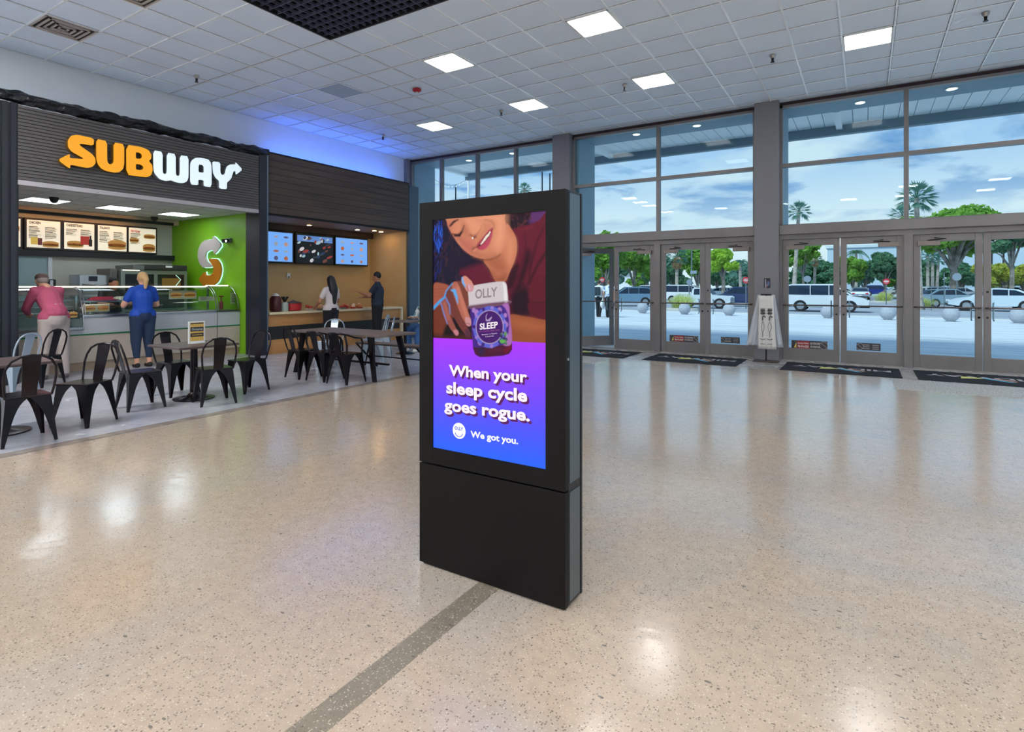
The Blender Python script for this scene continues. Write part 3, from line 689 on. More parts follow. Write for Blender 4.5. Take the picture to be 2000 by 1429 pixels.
poly([(1010, 1085), (1045, 1110), (1062, 1200), (1070, 1335), (1030, 1340), (1020, 1200)], (232, 226, 228), 2.5)
stroke([(545, 1402), (800, 1370), (1070, 1340)], 4, (150, 130, 150), 1)
poly([(480, 1150), (560, 1090), (600, 1130), (590, 1190), (560, 1212), (510, 1205)], (212, 142, 128), 1.2); poly([(512, 1125), (560, 1110), (590, 1165), (568, 1202), (522, 1190)], (208, 148, 160), 1)
stroke([(530, 1130), (545, 1185)], 4, (240, 204, 214), .8); stroke([(505, 1130), (520, 1195)], 4, (120, 70, 100), .8)
# build the grid mesh
me = bpy.data.meshes.new('screen'); yy = KY0 + .006 - kiosk.location.y
vv = np.zeros((nz, nx, 3)); vv[..., 0] = XX - kiosk.location.x; vv[..., 1] = yy; vv[..., 2] = ZZ
ids = np.arange(nz * nx).reshape(nz, nx); fc = np.stack([ids[:-1, :-1], ids[:-1, 1:], ids[1:, 1:], ids[1:, :-1]], -1).reshape(-1, 4)
me.vertices.add(nz * nx); me.vertices.foreach_set('co', vv.ravel()); me.loops.add(fc.size); me.loops.foreach_set('vertex_index', fc.ravel())
me.polygons.add(len(fc)); me.polygons.foreach_set('loop_start', np.arange(0, fc.size, 4)); me.update(calc_edges=True)
ca = me.color_attributes.new('picture', 'FLOAT_COLOR', 'POINT'); ca.data.foreach_set('color', np.concatenate([IMG, np.ones((nz, nx, 1))], -1).astype(np.float32).ravel())
ms = bpy.data.materials.new('screen_picture'); ms.use_nodes = True; nt = ms.node_tree; b = nt.nodes['Principled BSDF']
an = nt.nodes.new('ShaderNodeAttribute'); an.attribute_name = 'picture'; nt.links.new(an.outputs['Color'], b.inputs['Emission Color'])
b.inputs['Emission Strength'].default_value = 1.0; b.inputs['Base Color'].default_value = (.002, .002, .002, 1); b.inputs['Roughness'].default_value = .5; b.inputs['Specular IOR Level'].default_value = .15
screen = obj('screen', me, ms, kiosk); screen['label'] = 'lit screen with a smiling woman holding a purple bottle'
# lettering on the screen
def em(name, c, s=1.0): return mat(name, c, .6, emit=s, spec=0)
sy = KY0 + .004
def kt(name, s, l, r, ht, m, bold=.0, dx=0, dz=0, th=0.0):
    p = PX(*l, y=sy); q = PX(*r, y=sy); t = PX(l[0], ht, y=sy); h = t.z - p.z
    bm = bmesh.new(); d = Vector((dx, 0, dz)); text_on(bm, s, p + d, q + d, h, (0, -1, 0), bold, .0005 + th)
    me_o = obj(name, bm, m, screen, world=True); return me_o
wt = em('screen_white', (255, 244, 255)); shd = em('screen_plum', (92, 12, 92))
for nm, m, dx, dz, th in (('headline_shadow', shd, .010, -.010, 0), ('headline', wt, 0, 0, .001)):
    kt(nm, 'When your', (877, 732), (1030, 746.5), 711.5, m, .033, dx, dz, th)
    kt(nm, 'sleep cycle', (872, 766.5), (1030, 784), 744, m, .033, dx, dz, th)
    kt(nm, 'goes rogue.', (868, 800), (1035, 822), 778, m, .033, dx, dz, th)
kt('tagline', 'We got you.', (919, 853), (1012, 867), 840.5, em('screen_pure_white', (255, 255, 255)), .03)
c0 = PX(896.7, 841, y=sy); rr = (PX(909.2, 841, y=sy).x - PX(884.2, 841, y=sy).x) / 2
bm = bmesh.new(); prism(bm, [(rr * math.cos(a), rr * math.sin(a)) for a in np.linspace(0, 2 * PI, 33)[:-1]], (c0.x, sy, c0.z), (1, 0, 0), (0, 0, 1), (0, -1, 0), .001)
obj('round_logo', bm, MATS['screen_pure_white'], screen, world=True)
lb = em('screen_logo_blue', (70, 92, 230)); bm = bmesh.new()
text_on(bm, 'OLLY', (c0.x - rr * .66, sy - .002, c0.z + rr * .1), (c0.x + rr * .66, sy - .002, c0.z + rr * .1), rr * .42, (0, -1, 0), .03, .0)
tube(bm, [(c0.x + rr * .62 * math.cos(a), sy - .002, c0.z - .1 * rr + rr * .62 * math.sin(a)) for a in np.linspace(PI * 1.1, PI * 1.9, 12)], rr * .045, 5)
obj('logo_lettering', bm, lb, screen, world=True)
def ab(nm, s, l, r, ht, m, bold=0.0, th=0.0):
    p, q, t = (PX(840 + x / 7.146, 400 + y_ / 7.146, y=sy) for x, y_ in (l, r, (l[0], ht)))
    bm = bmesh.new(); text_on(bm, s, p, q, t.z - p.z, (0, -1, 0), bold, th); obj(nm, bm, m, screen, world=True)
gt = em('screen_taupe', (146, 130, 134))
ab('bottle_cap_lettering', 'OLLY', (630, 1308), (938, 1272), 1180, gt, .025)
ab('bottle_label_lettering', 'SLEEP', (692, 1740), (945, 1712), 1655, em('screen_cream', (244, 232, 240)), .03)
ab('bottle_label_lettering', 'For a Healthy Sleep Cycle', (680, 1778), (970, 1752), 1757, em('screen_rose', (170, 84, 150)), .0)
ab('bottle_label_lettering', 'Melatonin + L-Theanine', (722, 1820), (935, 1798), 1802, em('screen_lilac', (222, 200, 226)), .01)
ab('bottle_label_lettering', '& Botanicals', (770, 1846), (888, 1834), 1830, MATS['screen_lilac'], .01)
# ================================================================ sandwich shop on the left
SX = -10.55
M_black_slat = mat('charcoal_slat', (88, 84, 84), .5)
M_rib = mat('black_ribbed_panel', (34, 38, 46), .45)
bm = bmesh.new(); box(bm, SX - .5, SX - .03, 2.2, 3.2, 0, 4.12)
for k in range(10): box(bm, SX - .03, SX, 2.22 + k * .1, 2.285 + k * .1, 0, 4.12)
for k in range(5): box(bm, SX - .45 + k * .09, SX - .4 + k * .09, 3.2, 3.22, 0, 4.12)
struct('trim_21', bm, M_rib)
bm = B(SX - .47, SX, 7.1, 7.28, 0, 4.24, bev=.004)
struct('trim_22', bm, mat('blue_black_column', (30, 34, 46), .45, noise=(5, (36, 38, 48), .3, .7)))
struct('trim_23', B(SX - .004, SX + .004, 7.275, 7.3, 0, 4.24), mat('column_edge_metal', (120, 138, 156), .3, .7))
fas = thing('storefront_fascia', 'charcoal slatted fascia board carrying the yellow and white sandwich shop letters', 'fascia', (SX, 5.0, 3.0))
bm = bmesh.new(); box(bm, SX - .16, SX - .03, 3.2, 7.09, 3.0, 4.1)
nsl = 22
for k in range(nsl):
    z = 3.0 + k * 1.1 / nsl; box(bm, SX - .03, SX - .005, 3.2, 7.09, z + .011, z + 1.1 / nsl)
obj('slats', bm, M_black_slat, fas, world=True)
obj('lower_edge_strip', B(SX - .16, SX + .01, 3.2, 7.08, 2.93, 3.0), mat('pale_grey_strip', (176, 172, 176), .5), fas, world=True)
# crumpled black plastic along the top
bm = bmesh.new(); rings = []; n = 14; m = 150
for i in range(m):
    y = 2.2 + (7.3 - 2.2) * i / (m - 1)
    c = Vector((SX - .06 + .04 * mnoise.noise((y * 1.3, 0, 5)), y, 4.21 + .03 * mnoise.noise((y * 1.7, 3, 1))))
    rg = []
    for k in range(n):
        a = 2 * PI * k / n
        r = .10 * (1 + .55 * mnoise.noise((math.cos(a) * 1.2 + y * 1.1, math.sin(a) * 1.2, y * 2.5)) + .35 * mnoise.noise((math.cos(a) * 4, y * 7 + math.sin(a) * 4, 9)))
        rg.append(bm.verts.new(c + Vector((math.cos(a) * r * 1.2, 0, math.sin(a) * r * .8))))
    rings.append(rg)
for a, b in zip(rings, rings[1:]):
    for k in range(n): bm.faces.new((a[k], a[(k + 1) % n], b[(k + 1) % n], b[k]))
bm.faces.new(rings[0]); bm.faces.new(rings[-1])
solo('plastic_wrap', bm, mat('black_plastic_sheet', (22, 24, 28), .28, bump=(14, .6)), 'crumpled black plastic sheeting wrapped along the top of the slatted fascia', 'plastic sheet', smooth=False)
# letters traced at their real place on the fascia plane
LX = SX + .09
def Lp(cx, cy, x=LX):
    p = PX(100 + cx / 5, 240 + cy / 5, x=x); return (p.y, p.z)
letters = {
 'S': ([(415, 150), (250, 115), (195, 125), (162, 170), (165, 235), (200, 280), (330, 352), (200, 345), (180, 340), (182, 300), (65, 360), (182, 448), (186, 405), (350, 440), (400, 430), (433, 395), (430, 345), (400, 305), (285, 225), (275, 210), (290, 202), (415, 222)], None),
 'U': ([(440, 155), (545, 178), (545, 370), (560, 400), (585, 405), (605, 390), (610, 365), (610, 190), (712, 208), (712, 405), (700, 450), (665, 480), (620, 485), (540, 470), (490, 445), (455, 400), (441, 350)], None),
 'B': ([(733, 212), (880, 235), (950, 265), (978, 310), (975, 350), (952, 372), (985, 410), (990, 460), (975, 510), (935, 530), (880, 525), (735, 505)], [[(825, 285), (862, 290), (882, 305), (888, 325), (880, 345), (862, 350), (825, 347)], [(825, 400), (870, 405), (896, 420), (902, 438), (892, 455), (868, 460), (825, 455)]]),
 'W': ([(997, 268), (1087, 282), (1087, 480), (1100, 498), (1118, 498), (1130, 480), (1130, 290), (1215, 305), (1215, 495), (1225, 515), (1245, 518), (1257, 500), (1257, 315), (1340, 328), (1340, 530), (1325, 570), (1290, 588), (1240, 585), (1190, 568), (1170, 560), (1120, 568), (1060, 550), (1015, 500), (1000, 460)], None),
 'A': ([(1358, 600), (1358, 400), (1372, 365), (1405, 342), (1460, 340), (1530, 355), (1556, 385), (1565, 430), (1565, 628), (1490, 618), (1490, 560), (1435, 552), (1435, 608)], [[(1437, 480), (1437, 420), (1448, 405), (1478, 410), (1490, 428), (1490, 488)]]),
 'Y': ([(1575, 375), (1650, 385), (1650, 480), (1662, 505), (1682, 508), (1698, 490), (1703, 460), (1715, 425), (1745, 405), (1800, 405), (1798, 382), (1868, 455), (1802, 508), (1800, 470), (1780, 472), (1770, 500), (1755, 545), (1730, 570), (1715, 580), (1715, 648), (1640, 640), (1640, 565), (1605, 535), (1582, 490), (1577, 440)], None)}
def curve_mesh(polys, thick, x, org):
    """filled outline with holes on a plane of constant x"""
    cu = bpy.data.curves.new('t', 'CURVE'); cu.dimensions = '2D'; cu.fill_mode = 'BOTH'; cu.extrude = thick / 2
    for P in polys:
        sp = cu.splines.new('POLY'); sp.points.add(len(P) - 1); sp.use_cyclic_u = True
        for i, q in enumerate(P): sp.points[i].co = (q[0], q[1], 0, 1)
    o = bpy.data.objects.new('t', cu); COL.objects.link(o)
    dg = bpy.context.evaluated_depsgraph_get(); me = bpy.data.meshes.new_from_object(o.evaluated_get(dg)); bpy.data.objects.remove(o); bpy.data.curves.remove(cu)
    for v in me.vertices: v.co = Vector((x + v.co.z, v.co.x, v.co.y)) - org
    return me
def rnd_corners(P, k=2):
    """lightly round an outline by corner cutting"""
    out = []
    n = len(P)
    for i in range(n):
        a, b = Vector(P[i]), Vector(P[(i + 1) % n])
        out += [tuple(a.lerp(b, .16)), tuple(a.lerp(b, .84))]
    return out
sg = thing('shop_sign', 'large sandwich shop sign, yellow and white raised letters with arrow ends', 'sign', (SX, 5.1, 3.3))
M_ly = mat('lit_yellow', (255, 172, 0), .4, emit=.95); M_lw = mat('lit_white', (212, 226, 232), .3, emit=.75)
M_ry = mat('letter_side_brown', (110, 78, 22), .5); M_rw = mat('letter_side_grey', (120, 124, 128), .4)
org = absloc(sg)
for ch, (outer, holes) in letters.items():
    ps = [rnd_corners([Lp(*p) for p in outer])] + [rnd_corners([Lp(*p) for p in h]) for h in (holes or [])]
    face = M_ly if ch in 'SUB' else M_lw
    o = obj('letter_' + ch.lower(), curve_mesh(ps, .012, LX, org), face, sg); o['label'] = 'raised letter ' + ch
    obj('letter_return', curve_mesh(ps, .085, LX - .05, org), M_ry if ch in 'SUB' else M_rw, o)
# shop interior
SBX = -14.05; SYR = 7.16; SCZ = 2.97
struct('wall_shop_back', B(SBX - .1, SBX, 0, SYR, 0, SCZ + .2), mat('shop_back_wall', (196, 194, 184), .5, noise=(1.2, (188, 184, 172), .3, .7)))
struct('wall_shop_left', B(SBX, SX - .5, .0, .1, 0, SCZ + .2), mat('shop_back_wall', 0))
struct('wall_shop_right', B(SBX - .1, SX - .48, SYR, SYR + .08, 0, SCZ + .2), mat('lime_green_wall', (124, 186, 24), .45))
bm = B(SBX, SX - .15, 0, SYR, SCZ, SCZ + .1)
shc = struct('ceiling_shop', bm, mat('shop_ceiling_tile', (196, 196, 198), .7)); shc.name = 'ceiling.001'
bm = bmesh.new()
for k in range(6): box(bm, SBX + .3 + .6 * k, SBX + .312 + .6 * k, 0, SYR, SCZ - .004, SCZ)
for k in range(12): box(bm, SBX, SX - .15, .2 + .6 * k, .212 + .6 * k, SCZ - .003, SCZ)
obj('tee_bar_grid', bm, mat('tee_bar_grey', (170, 170, 172), .5), shc)
struct('door_10', B(SBX, SBX + .04, 3.9, 4.72, 0, 2.02), mat('pale_teal_door', (150, 172, 176), .5))
struct('trim_24', B(SBX, SBX + .07, 4.72, 4.79, 0, 2.02), mat('door_jamb_white', (214, 216, 222), .5))
M_cool = mat('lit_panel_cool', (228, 246, 255), .5, emit=9)
for (y, lab) in ((4.15, 'light panel in the sandwich shop ceiling, leftmost of three'), (5.33, 'light panel in the sandwich shop ceiling, middle of three'), (6.48, 'light panel in the sandwich shop ceiling, beside the green wall')):
    panel(-12.45, y, lab, M_cool, SCZ - .004, .62, .56, 'light panels inside the sandwich shop')
for y, x, lab in ((4.1, -11.9, 'dark dome camera under the shop ceiling by the left light panel'), (6.45, -13.4, 'dark dome camera on the shop ceiling next to the green wall')):
    bm = bmesh.new(); lathe(bm, [(.07, SCZ), (.07, SCZ - .03), (.05, SCZ - .08), (.02, SCZ - .1)], x, y, 16)
    solo('dome_camera', bm, M_dark, lab, 'camera', 'dome cameras in the sandwich shop', smooth=True)
# menu boards
mbx = -13.95
struct('trim_25', B(SBX, mbx + .02, 3.3, SYR, 2.04, 2.15), mat('menu_shelf_black', (26, 28, 32), .5))
soff = struct('trim_26', B(SBX, SBX + .3, 0, SYR, 2.86, SCZ), mat('warm_bulkhead', (222, 200, 172), .6))
cl = thing('cove_light', 'warm strip light washing the wall above the menu boards', 'light', (-13.7, 5.2, 2.9))
obj('housing', B(-13.74, -13.66, 3.3, 7.0, 2.84, 2.9), M_dark, cl, world=True)
obj('tube', B(-13.755, -13.745, 3.3, 6.2, 2.85, 2.88), mat('lit_amber', (255, 180, 110), .5, emit=22), cl, world=True)
M_menu = mat('menu_page', (238, 226, 202), .5, emit=.62)
M_mtxt = mat('menu_text', (52, 36, 28), .6); M_mred = mat('menu_red', (178, 52, 40), .5, emit=.3)
M_bun = mat('bun_tan', (196, 142, 74), .5, emit=.3); M_fill = mat('filling_red', (150, 62, 46), .5, emit=.2); M_lett = mat('lettuce', (120, 140, 66), .5, emit=.2); M_ybag = mat('yellow_bag', (226, 190, 84), .5, emit=.3)
def mbox(bm, y0, y1, z0, z1, d=.004, x=None): box(bm, (x or mbx) + .03, (x or mbx) + .03 + d, y0, y1, z0, z1)
def sub_pic(par, y0, y1, zc, h, x):
    def lump(nm, m, dz, hh, sh=0):
        bm = bmesh.new(); pts = [(y0 + (y1 - y0) * (.5 - .5 * math.cos(a)) + sh, zc + dz + hh * math.sin(a)) for a in np.linspace(0, 2 * PI, 17)[:-1]]
        a = 0
        prism(bm, [(p[0], p[1]) for p in pts], (x, 0, 0), (0, 1, 0), (0, 0, 1), (1, 0, 0), .004); obj(nm, bm, m, par, world=True)
    lump('bun_picture', M_bun, h * .2, h * .38)
    lump('filling_picture', M_fill, -h * .02, h * .18); lump('salad_picture', M_lett, -h * .14, h * .1)
    lump('bun_picture', M_bun, -h * .3, h * .2)
boards = [(3.72, 4.26, None, 's'), (4.36, 4.9, 'CHICKEN', 'c'), (4.97, 5.5, 'CHEESESTEAKS', 'k'), (5.57, 6.12, 'ITALIANOS', 'i'), (6.17, 6.73, 'Hot Honey', 'h')]
labs = ['menu board half hidden by the black ribbed column', 'menu board headed CHICKEN', 'menu board headed CHEESESTEAKS', 'menu board with one long sandwich, second from the right', 'menu board at the right end with red script heading']
for (y0, y1, ttl, kd), lab in zip(boards, labs):
    t = thing('menu_board', lab + ' on the shop back wall', 'menu board', (mbx, (y0 + y1) / 2, 2.16), group='menu boards over the sandwich counter')
    obj('frame', B(SBX, mbx + .02, y0 - .035, y1 + .035, 2.16, 2.78, bev=.004), mat('menu_frame', (44, 34, 34), .5), t, world=True)
    obj('page', B(mbx + .02, mbx + .03, y0, y1, 2.2, 2.74), M_menu, t, world=True)
    w = y1 - y0; xx = mbx + .03
    if ttl:
        bm = bmesh.new(); hh = .05 if kd != 'h' else .065
        text_on(bm, ttl, (xx + .002, y0 + .03, 2.665 if kd != 'h' else 2.64), (xx + .002, y0 + (.4 if kd != 'k' else .6 if kd != 'h' else .7) * w, 2.665 if kd != 'h' else 2.64), hh, (1, 0, 0), .035, shear=.25 if kd == 'h' else 0)
        obj('heading', bm, M_mred if kd == 'h' else M_mtxt, t, world=True)
    bm = bmesh.new(); rr_ = random.Random(hash(kd) % 7 + 3)
    cols = ((.05, .45), (.53, .93)) if kd != 's' else ((.3, .9),)
    for c0_, c1_ in cols:
        for k in range(11 if kd in 'cish' else 6):
            if kd == 'h' and c0_ > .4: continue
            z = 2.6 - k * .022
            if kd == 'i' and c0_ > .4 and k > 7: continue
            mbox(bm, y0 + c0_ * w, y0 + (c0_ + (c1_ - c0_) * rr_.uniform(.55, 1)) * w, z, z + (.009 if k % 4 else .013), .002)
    obj('small_print', bm, M_mtxt, t, world=True)
    if kd == 'c':
        sub_pic(t, y0 + .24, y1 - .02, 2.27, .12, xx); bm = bmesh.new(); mbox(bm, y0 + .06, y0 + .17, 2.26, 2.4, .003); obj('crisp_bag_picture', bm, M_ybag, t, world=True)
        bm = bmesh.new(); mbox(bm, y0 + .17, y0 + .24, 2.25, 2.38, .004); obj('cup_picture', bm, mat('cup_maroon', (110, 48, 48), .5, emit=.2), t, world=True)
    elif kd == 'k':
        sub_pic(t, y0 + .04, y0 + .34, 2.3, .13, xx); bm = bmesh.new(); mbox(bm, y0 + .28, y0 + .44, 2.3, 2.48, .005); obj('crisp_bag_picture', bm, M_mred, t, world=True)
        bm = bmesh.new(); mbox(bm, y0 + .43, y0 + .49, 2.27, 2.42, .006); mbox(bm, y0 + .445, y0 + .475, 2.42, 2.5, .006); obj('bottle_picture', bm, mat('cola', (52, 30, 30), .5), t, world=True)
    elif kd == 'i': sub_pic(t, y0 + .18, y1 - .003, 2.33, .2, xx)
    elif kd == 'h':
        sub_pic(t, y0 + .3, y1 - .01, 2.56, .1, xx); sub_pic(t, y0 + .01, y0 + .2, 2.46, .1, xx); sub_pic(t, y0 + .28, y1 - .01, 2.3, .17, xx)
    else: sub_pic(t, y0 + .3, y1 - .01, 2.55, .12, xx)
# counter run
CX = -11.3
ct = thing('sandwich_counter', 'long sandwich counter, pale grey above and beige below with a green stripe', 'counter', (CX, 5, 0))
M_cw = mat('counter_pale_grey', (186, 190, 194), .35); M_cb = mat('counter_beige', (196, 184, 170), .4, noise=(3, (186, 172, 156), .3, .7)); M_steel = mat('stainless_steel', (190, 192, 196), .25, .95)
obj('upper_panel', box(B(CX - .7, CX, 4.31, SYR - .01, .62, .9), CX - .7, CX, 2.4, 4.31, .62, .69), M_cw, ct, world=True)
obj('green_stripe', B(CX - .7, CX + .004, 2.4, SYR - .01, .595, .62), mat('stripe_green', (18, 112, 66), .4), ct, world=True)
obj('lower_panel', B(CX - .7, CX - .004, 2.4, SYR - .01, .14, .595), M_cb, ct, world=True)
obj('toe_kick', B(CX - .7, CX - .03, 2.4, SYR - .01, 0, .14), mat('kick_tan', (164, 144, 124), .5), ct, world=True)
obj('steel_top', B(CX - .72, CX + .02, 4.3, 6.64, .9, .945, bev=.01), M_steel, ct, world=True)
obj('end_top', B(CX - .72, CX + .02, 6.66, SYR - .01, .9, .93, bev=.006), mat('dark_end_top', (64, 70, 70), .3), ct, world=True)
obj('panel_joint', B(CX, CX + .002, 6.645, 6.655, .14, .9), M_dark, ct, world=True)
M_cg = glass('case_glass', (.9, .97, .95), 1.0)
def case(y0, y1, ztop, lab, zb=.945, low=False):
    t = thing('glass_display_case', lab, 'display case', (CX - .1, (y0 + y1) / 2, zb), group='curved glass sneeze guards on the counter')
    prof = [(CX + (.0 if not low else .04), zb)] + [(CX + (.0 if not low else .04) - .42 * (1 - math.cos(a)) / 1 * .95, zb + (ztop - zb) * math.sin(a)) for a in np.linspace(.12, PI / 2, 9)]
    bm = bmesh.new(); rows = []
    for th in (0, .008):
        rows.append([(bm.verts.new((x - th, y0 + .01, z)), bm.verts.new((x - th, y1 - .01, z))) for x, z in prof])
    for rw in rows:
        for a, b in zip(rw, rw[1:]): bm.faces.new((a[0], a[1], b[1], b[0]))
    obj('curved_glass', bm, M_cg, t, world=True, smooth=True)
    for y in (y0 + .01, y1 - .01):
        obj('end_rail', T([(x, y, z) for x, z in prof], .009, 6), M_steel, t, world=True, smooth=True)
    xt = prof[-1][0]
    obj('light_bar', B(xt - .05, xt + .02, y0, y1, ztop - .012, ztop + .015), mat('lit_bar', (255, 244, 226), .4, emit=2.2), t, world=True)
    obj('post', B(xt - .04, xt - .01, y0 + .02, y0 + .05, zb + .002, ztop - .01), M_steel, t, world=True)
    return t
c1 = case(3.25, 4.3, 1.42, 'curved glass case at the left end of the counter with steel shelves inside', .74, True)
for z in (.98, 1.08, 1.18, 1.28): obj('shelf', B(CX - .5, CX - .22 - (z - .9) * .3, 3.3, 4.25, z, z + .012), M_steel, c1, world=True)
obj('case_base', B(CX - .6, CX + .05, 3.25, 4.3, .7, .74), M_steel, c1, world=True)
c2 = case(4.32, 6.64, 1.42, 'long curved glass case in the middle of the sandwich counter')
case(6.66, 7.12, 1.44, 'short curved glass case beside the green wall')
mat('card_cream', (226, 214, 186), .5)
def card(name, px, kind, lab, x=None, grp='picture cards in the sandwich case'):
    (xl, yt), (xr, yb) = px; xx = x if x is not None else CX - .08
    p, q = PX(xl, yt, x=xx), PX(xr, yb, x=xx)
    t = thing(name, lab, 'card', (xx, (p.y + q.y) / 2, q.z), group=grp)
    dark = kind == 'd'
    obj('backing', B(xx - .004, xx, p.y, q.y, q.z, p.z), mat('card_black', (30, 26, 26), .5) if dark else mat('card_cream', (226, 214, 186), .5), t, world=True)
    w = q.y - p.y; h = p.z - q.z; zc = q.z + h * .45
    if kind == 'p':
        for a, b in ((.05, .47), (.53, .96)): sub_pic(t, p.y + a * w, p.y + b * w, zc, h * .6, xx)
    elif dark:
        sub_pic(t, p.y + .56 * w, p.y + .92 * w, zc, h * .6, xx); bm = bmesh.new()
        for k in range(3): box(bm, xx, xx + .003, p.y + .06 * w, p.y + .48 * w, q.z + h * (.25 + .22 * k), q.z + h * (.36 + .22 * k))
        obj('small_print', bm, mat('card_cream', 0), t, world=True)
    else:
        bm = bmesh.new()
        for k in range(5): box(bm, xx, xx + .002, p.y + .1 * w, p.y + (.5 + .08 * (k % 3)) * w, q.z + h * (.2 + .14 * k), q.z + h * (.25 + .14 * k))
        obj('small_print', bm, M_mtxt, t, world=True)
    return t
card('menu_card', ((104, 606), (156, 622)), 'd', 'black and gold picture card in the left glass case', CX + .0)
card('menu_card', ((162, 594), (214, 608)), 'p', 'cream card with two sandwiches standing on the steel counter edge', CX - .03)
card('menu_card', ((330, 567), (384, 583)), 'p', 'white card with two sandwiches hanging inside the glass, right of the woman in blue', CX - .3)
card('notice_card', ((388, 579), (418, 587)), 'n', 'small white notice inside the glass below the arrow sign', CX - .3)
card('notice_card', ((450, 571), (475, 593)), 'n', 'white notice sheet on the end glass beside the green wall', CX - .2)
# things behind the counter
def px_box(a, b, x, dx, bev=.008):
    p, q = PX(*a, x=x), PX(*b, x=x); return (x - dx, x, p.y, q.y, q.z, p.z)
ov = px_box((156, 536), (212, 580), -13.2, .5)
t = thing('speed_oven', 'steel speed oven with black control panel behind the counter', 'oven', (-13.4, (ov[2] + ov[3]) / 2, ov[4]))
obj('body', B(*ov, bev=.01), M_steel, t, world=True)
obj('control_panel', B(ov[1], ov[1] + .01, ov[2] + .15, ov[3] - .2, ov[5] - .13, ov[5] - .03), mat('control_black', (22, 26, 38), .2), t, world=True)
obj('door', B(ov[1], ov[1] + .02, ov[2] + .04, ov[3] - .04, ov[4] + .06, ov[5] - .2, bev=.01), mat('oven_door', (150, 152, 154), .3, .8), t, world=True)
obj('handle', T([(ov[1] + .05, ov[2] + .06, ov[5] - .19), (ov[1] + .09, (ov[2] + ov[3]) / 2, ov[5] - .215), (ov[1] + .05, ov[3] - .06, ov[5] - .19)], .014, 8), M_steel, t, world=True)
tb = px_box((85, 545), (110, 562), -13.2, .3); 
t = thing('toaster', 'small black and steel toaster behind the counter', 'toaster', (-13.3, (tb[2] + tb[3]) / 2, tb[4]))
obj('body', B(*tb, bev=.02), M_dark, t, world=True); obj('steel_band', B(tb[1], tb[1] + .005, tb[3] - .1, tb[3] - .05, tb[4], tb[5] - .02), M_steel, t, world=True)
bc = px_box((236, 526), (366, 612), -13.0, .9)
t = thing('bread_oven_cabinet', 'tall stainless bread oven cabinet with dark glass doors left of the green wall', 'oven', (-13.4, (bc[2] + bc[3]) / 2, 0))
obj('body', B(bc[0], bc[1], bc[2], bc[3], 0, bc[5], bev=.01), mat('cabinet_steel', (140, 150, 144), .35, .6), t, world=True)
for a, b, nm in ((.06, .47, 'door'), (.53, .94, 'door')):
    w = bc[3] - bc[2]; d = obj(nm, B(bc[1], bc[1] + .015, bc[2] + a * w, bc[2] + b * w, 1.3, bc[5] - .09), mat('oven_glass', (34, 36, 36), .12), t, world=True)
    if a > .5: obj('warm_window', B(bc[1] + .015, bc[1] + .018, bc[2] + (a + .06) * w, bc[2] + (b - .06) * w, 1.36, bc[5] - .17), mat('oven_glow', (110, 82, 32), .4, emit=.4), d, world=True)
w = bc[3] - bc[2]; obj('lower_drawer', B(bc[1], bc[1] + .012, bc[2] + .06 * w, bc[2] + .94 * w, .95, 1.25), mat('dark_drawer', (60, 66, 62), .35, .5), t, world=True)
pts = [(bc[1] + .03, bc[2] + .8 * w, bc[5] - .1), (bc[1] + .03, bc[2] + .88 * w, bc[5] - .2), (bc[1] + .03, bc[2] + .8 * w, bc[5] - .34)]
obj('glowing_chevron', T(pts, .006, 6), mat('lit_mint', (190, 255, 235), .4, emit=1.2), t, world=True)
hb = px_box((283, 516), (366, 529), -12.95, .8)
obj('top_light', B(bc[1] - .1, bc[1] + .02, bc[2] + .03, bc[2] + .35, bc[5] - .02, bc[5] - .005), mat('lit_bar', 0), t, world=True)
t = thing('extractor_hood', 'black topped hood box on the bread oven cabinet', 'hood', (-13.3, (hb[2] + hb[3]) / 2, bc[5]))
obj('body', B(hb[0], hb[1], hb[2], hb[3], bc[5] + .002, hb[5], bev=.02), mat('hood_black', (46, 46, 44), .5), t, world=True)
obj('end_cap', B(hb[0], hb[1] - .02, hb[2] - .22, hb[2], bc[5] + .002, hb[5] - .02), mat('hood_grey', (120, 124, 120), .4, .5), t, world=True)
bm = B(hb[1], hb[1] + .002, hb[2] + .42, hb[2] + .56, bc[5] + .06, bc[5] + .1); obj('badge', bm, M_white, t, world=True)
t = thing('tall_cabinet', 'grey steel cabinet standing left of the bread oven', 'cabinet', (-13.4, 5.5, 0))
cb_ = px_box((215, 526), (231, 612), -13.1, .6); obj('body', B(cb_[0], cb_[1], cb_[2], cb_[3] - .02, 0, cb_[5] + .02, bev=.008), mat('cabinet_grey', (112, 110, 106), .4, .4), t, world=True)
obj('door', B(cb_[1], cb_[1] + .01, cb_[2] + .03, cb_[3] - .05, .3, cb_[5] - .05), mat('cabinet_grey_door', (100, 98, 94), .4, .4), t, world=True)
t = thing('work_table', 'steel work table under the speed oven and toaster', 'table', (-12.9, 4.6, 0))
obj('top', B(-13.75, -12.7, ov[2] - .06, ov[3] + .01, ov[4] - .035, ov[4] - .003), M_steel, t, world=True); obj('raised_shelf', B(-13.75, -13.0, 3.6, tb[3] + .03, tb[4] - .035, tb[4] - .003), M_steel, t, world=True)
for y, x_, zt_ in ((3.65, -13.05, tb[4] - .03), (tb[3], -13.05, tb[4] - .03), (ov[2], -12.75, ov[4] - .03), (ov[3] - .03, -12.75, ov[4] - .03)): obj('leg', T([(x_, y, 0), (x_, y, zt_)], .02, 8), M_steel, t, world=True)
p = PX(432, 590, x=CX - .25)
t = thing('sauce_pump', 'red pump dispenser standing inside the end glass case', 'dispenser', (p.x, p.y, .945))
bm = bmesh.new(); lathe(bm, [(.035, 0), (.04, .02), (.04, .15), (.02, .17), (.012, .2)], n=14); obj('bottle', bm, mat('pump_pink', (178, 82, 82), .4), t, smooth=True)
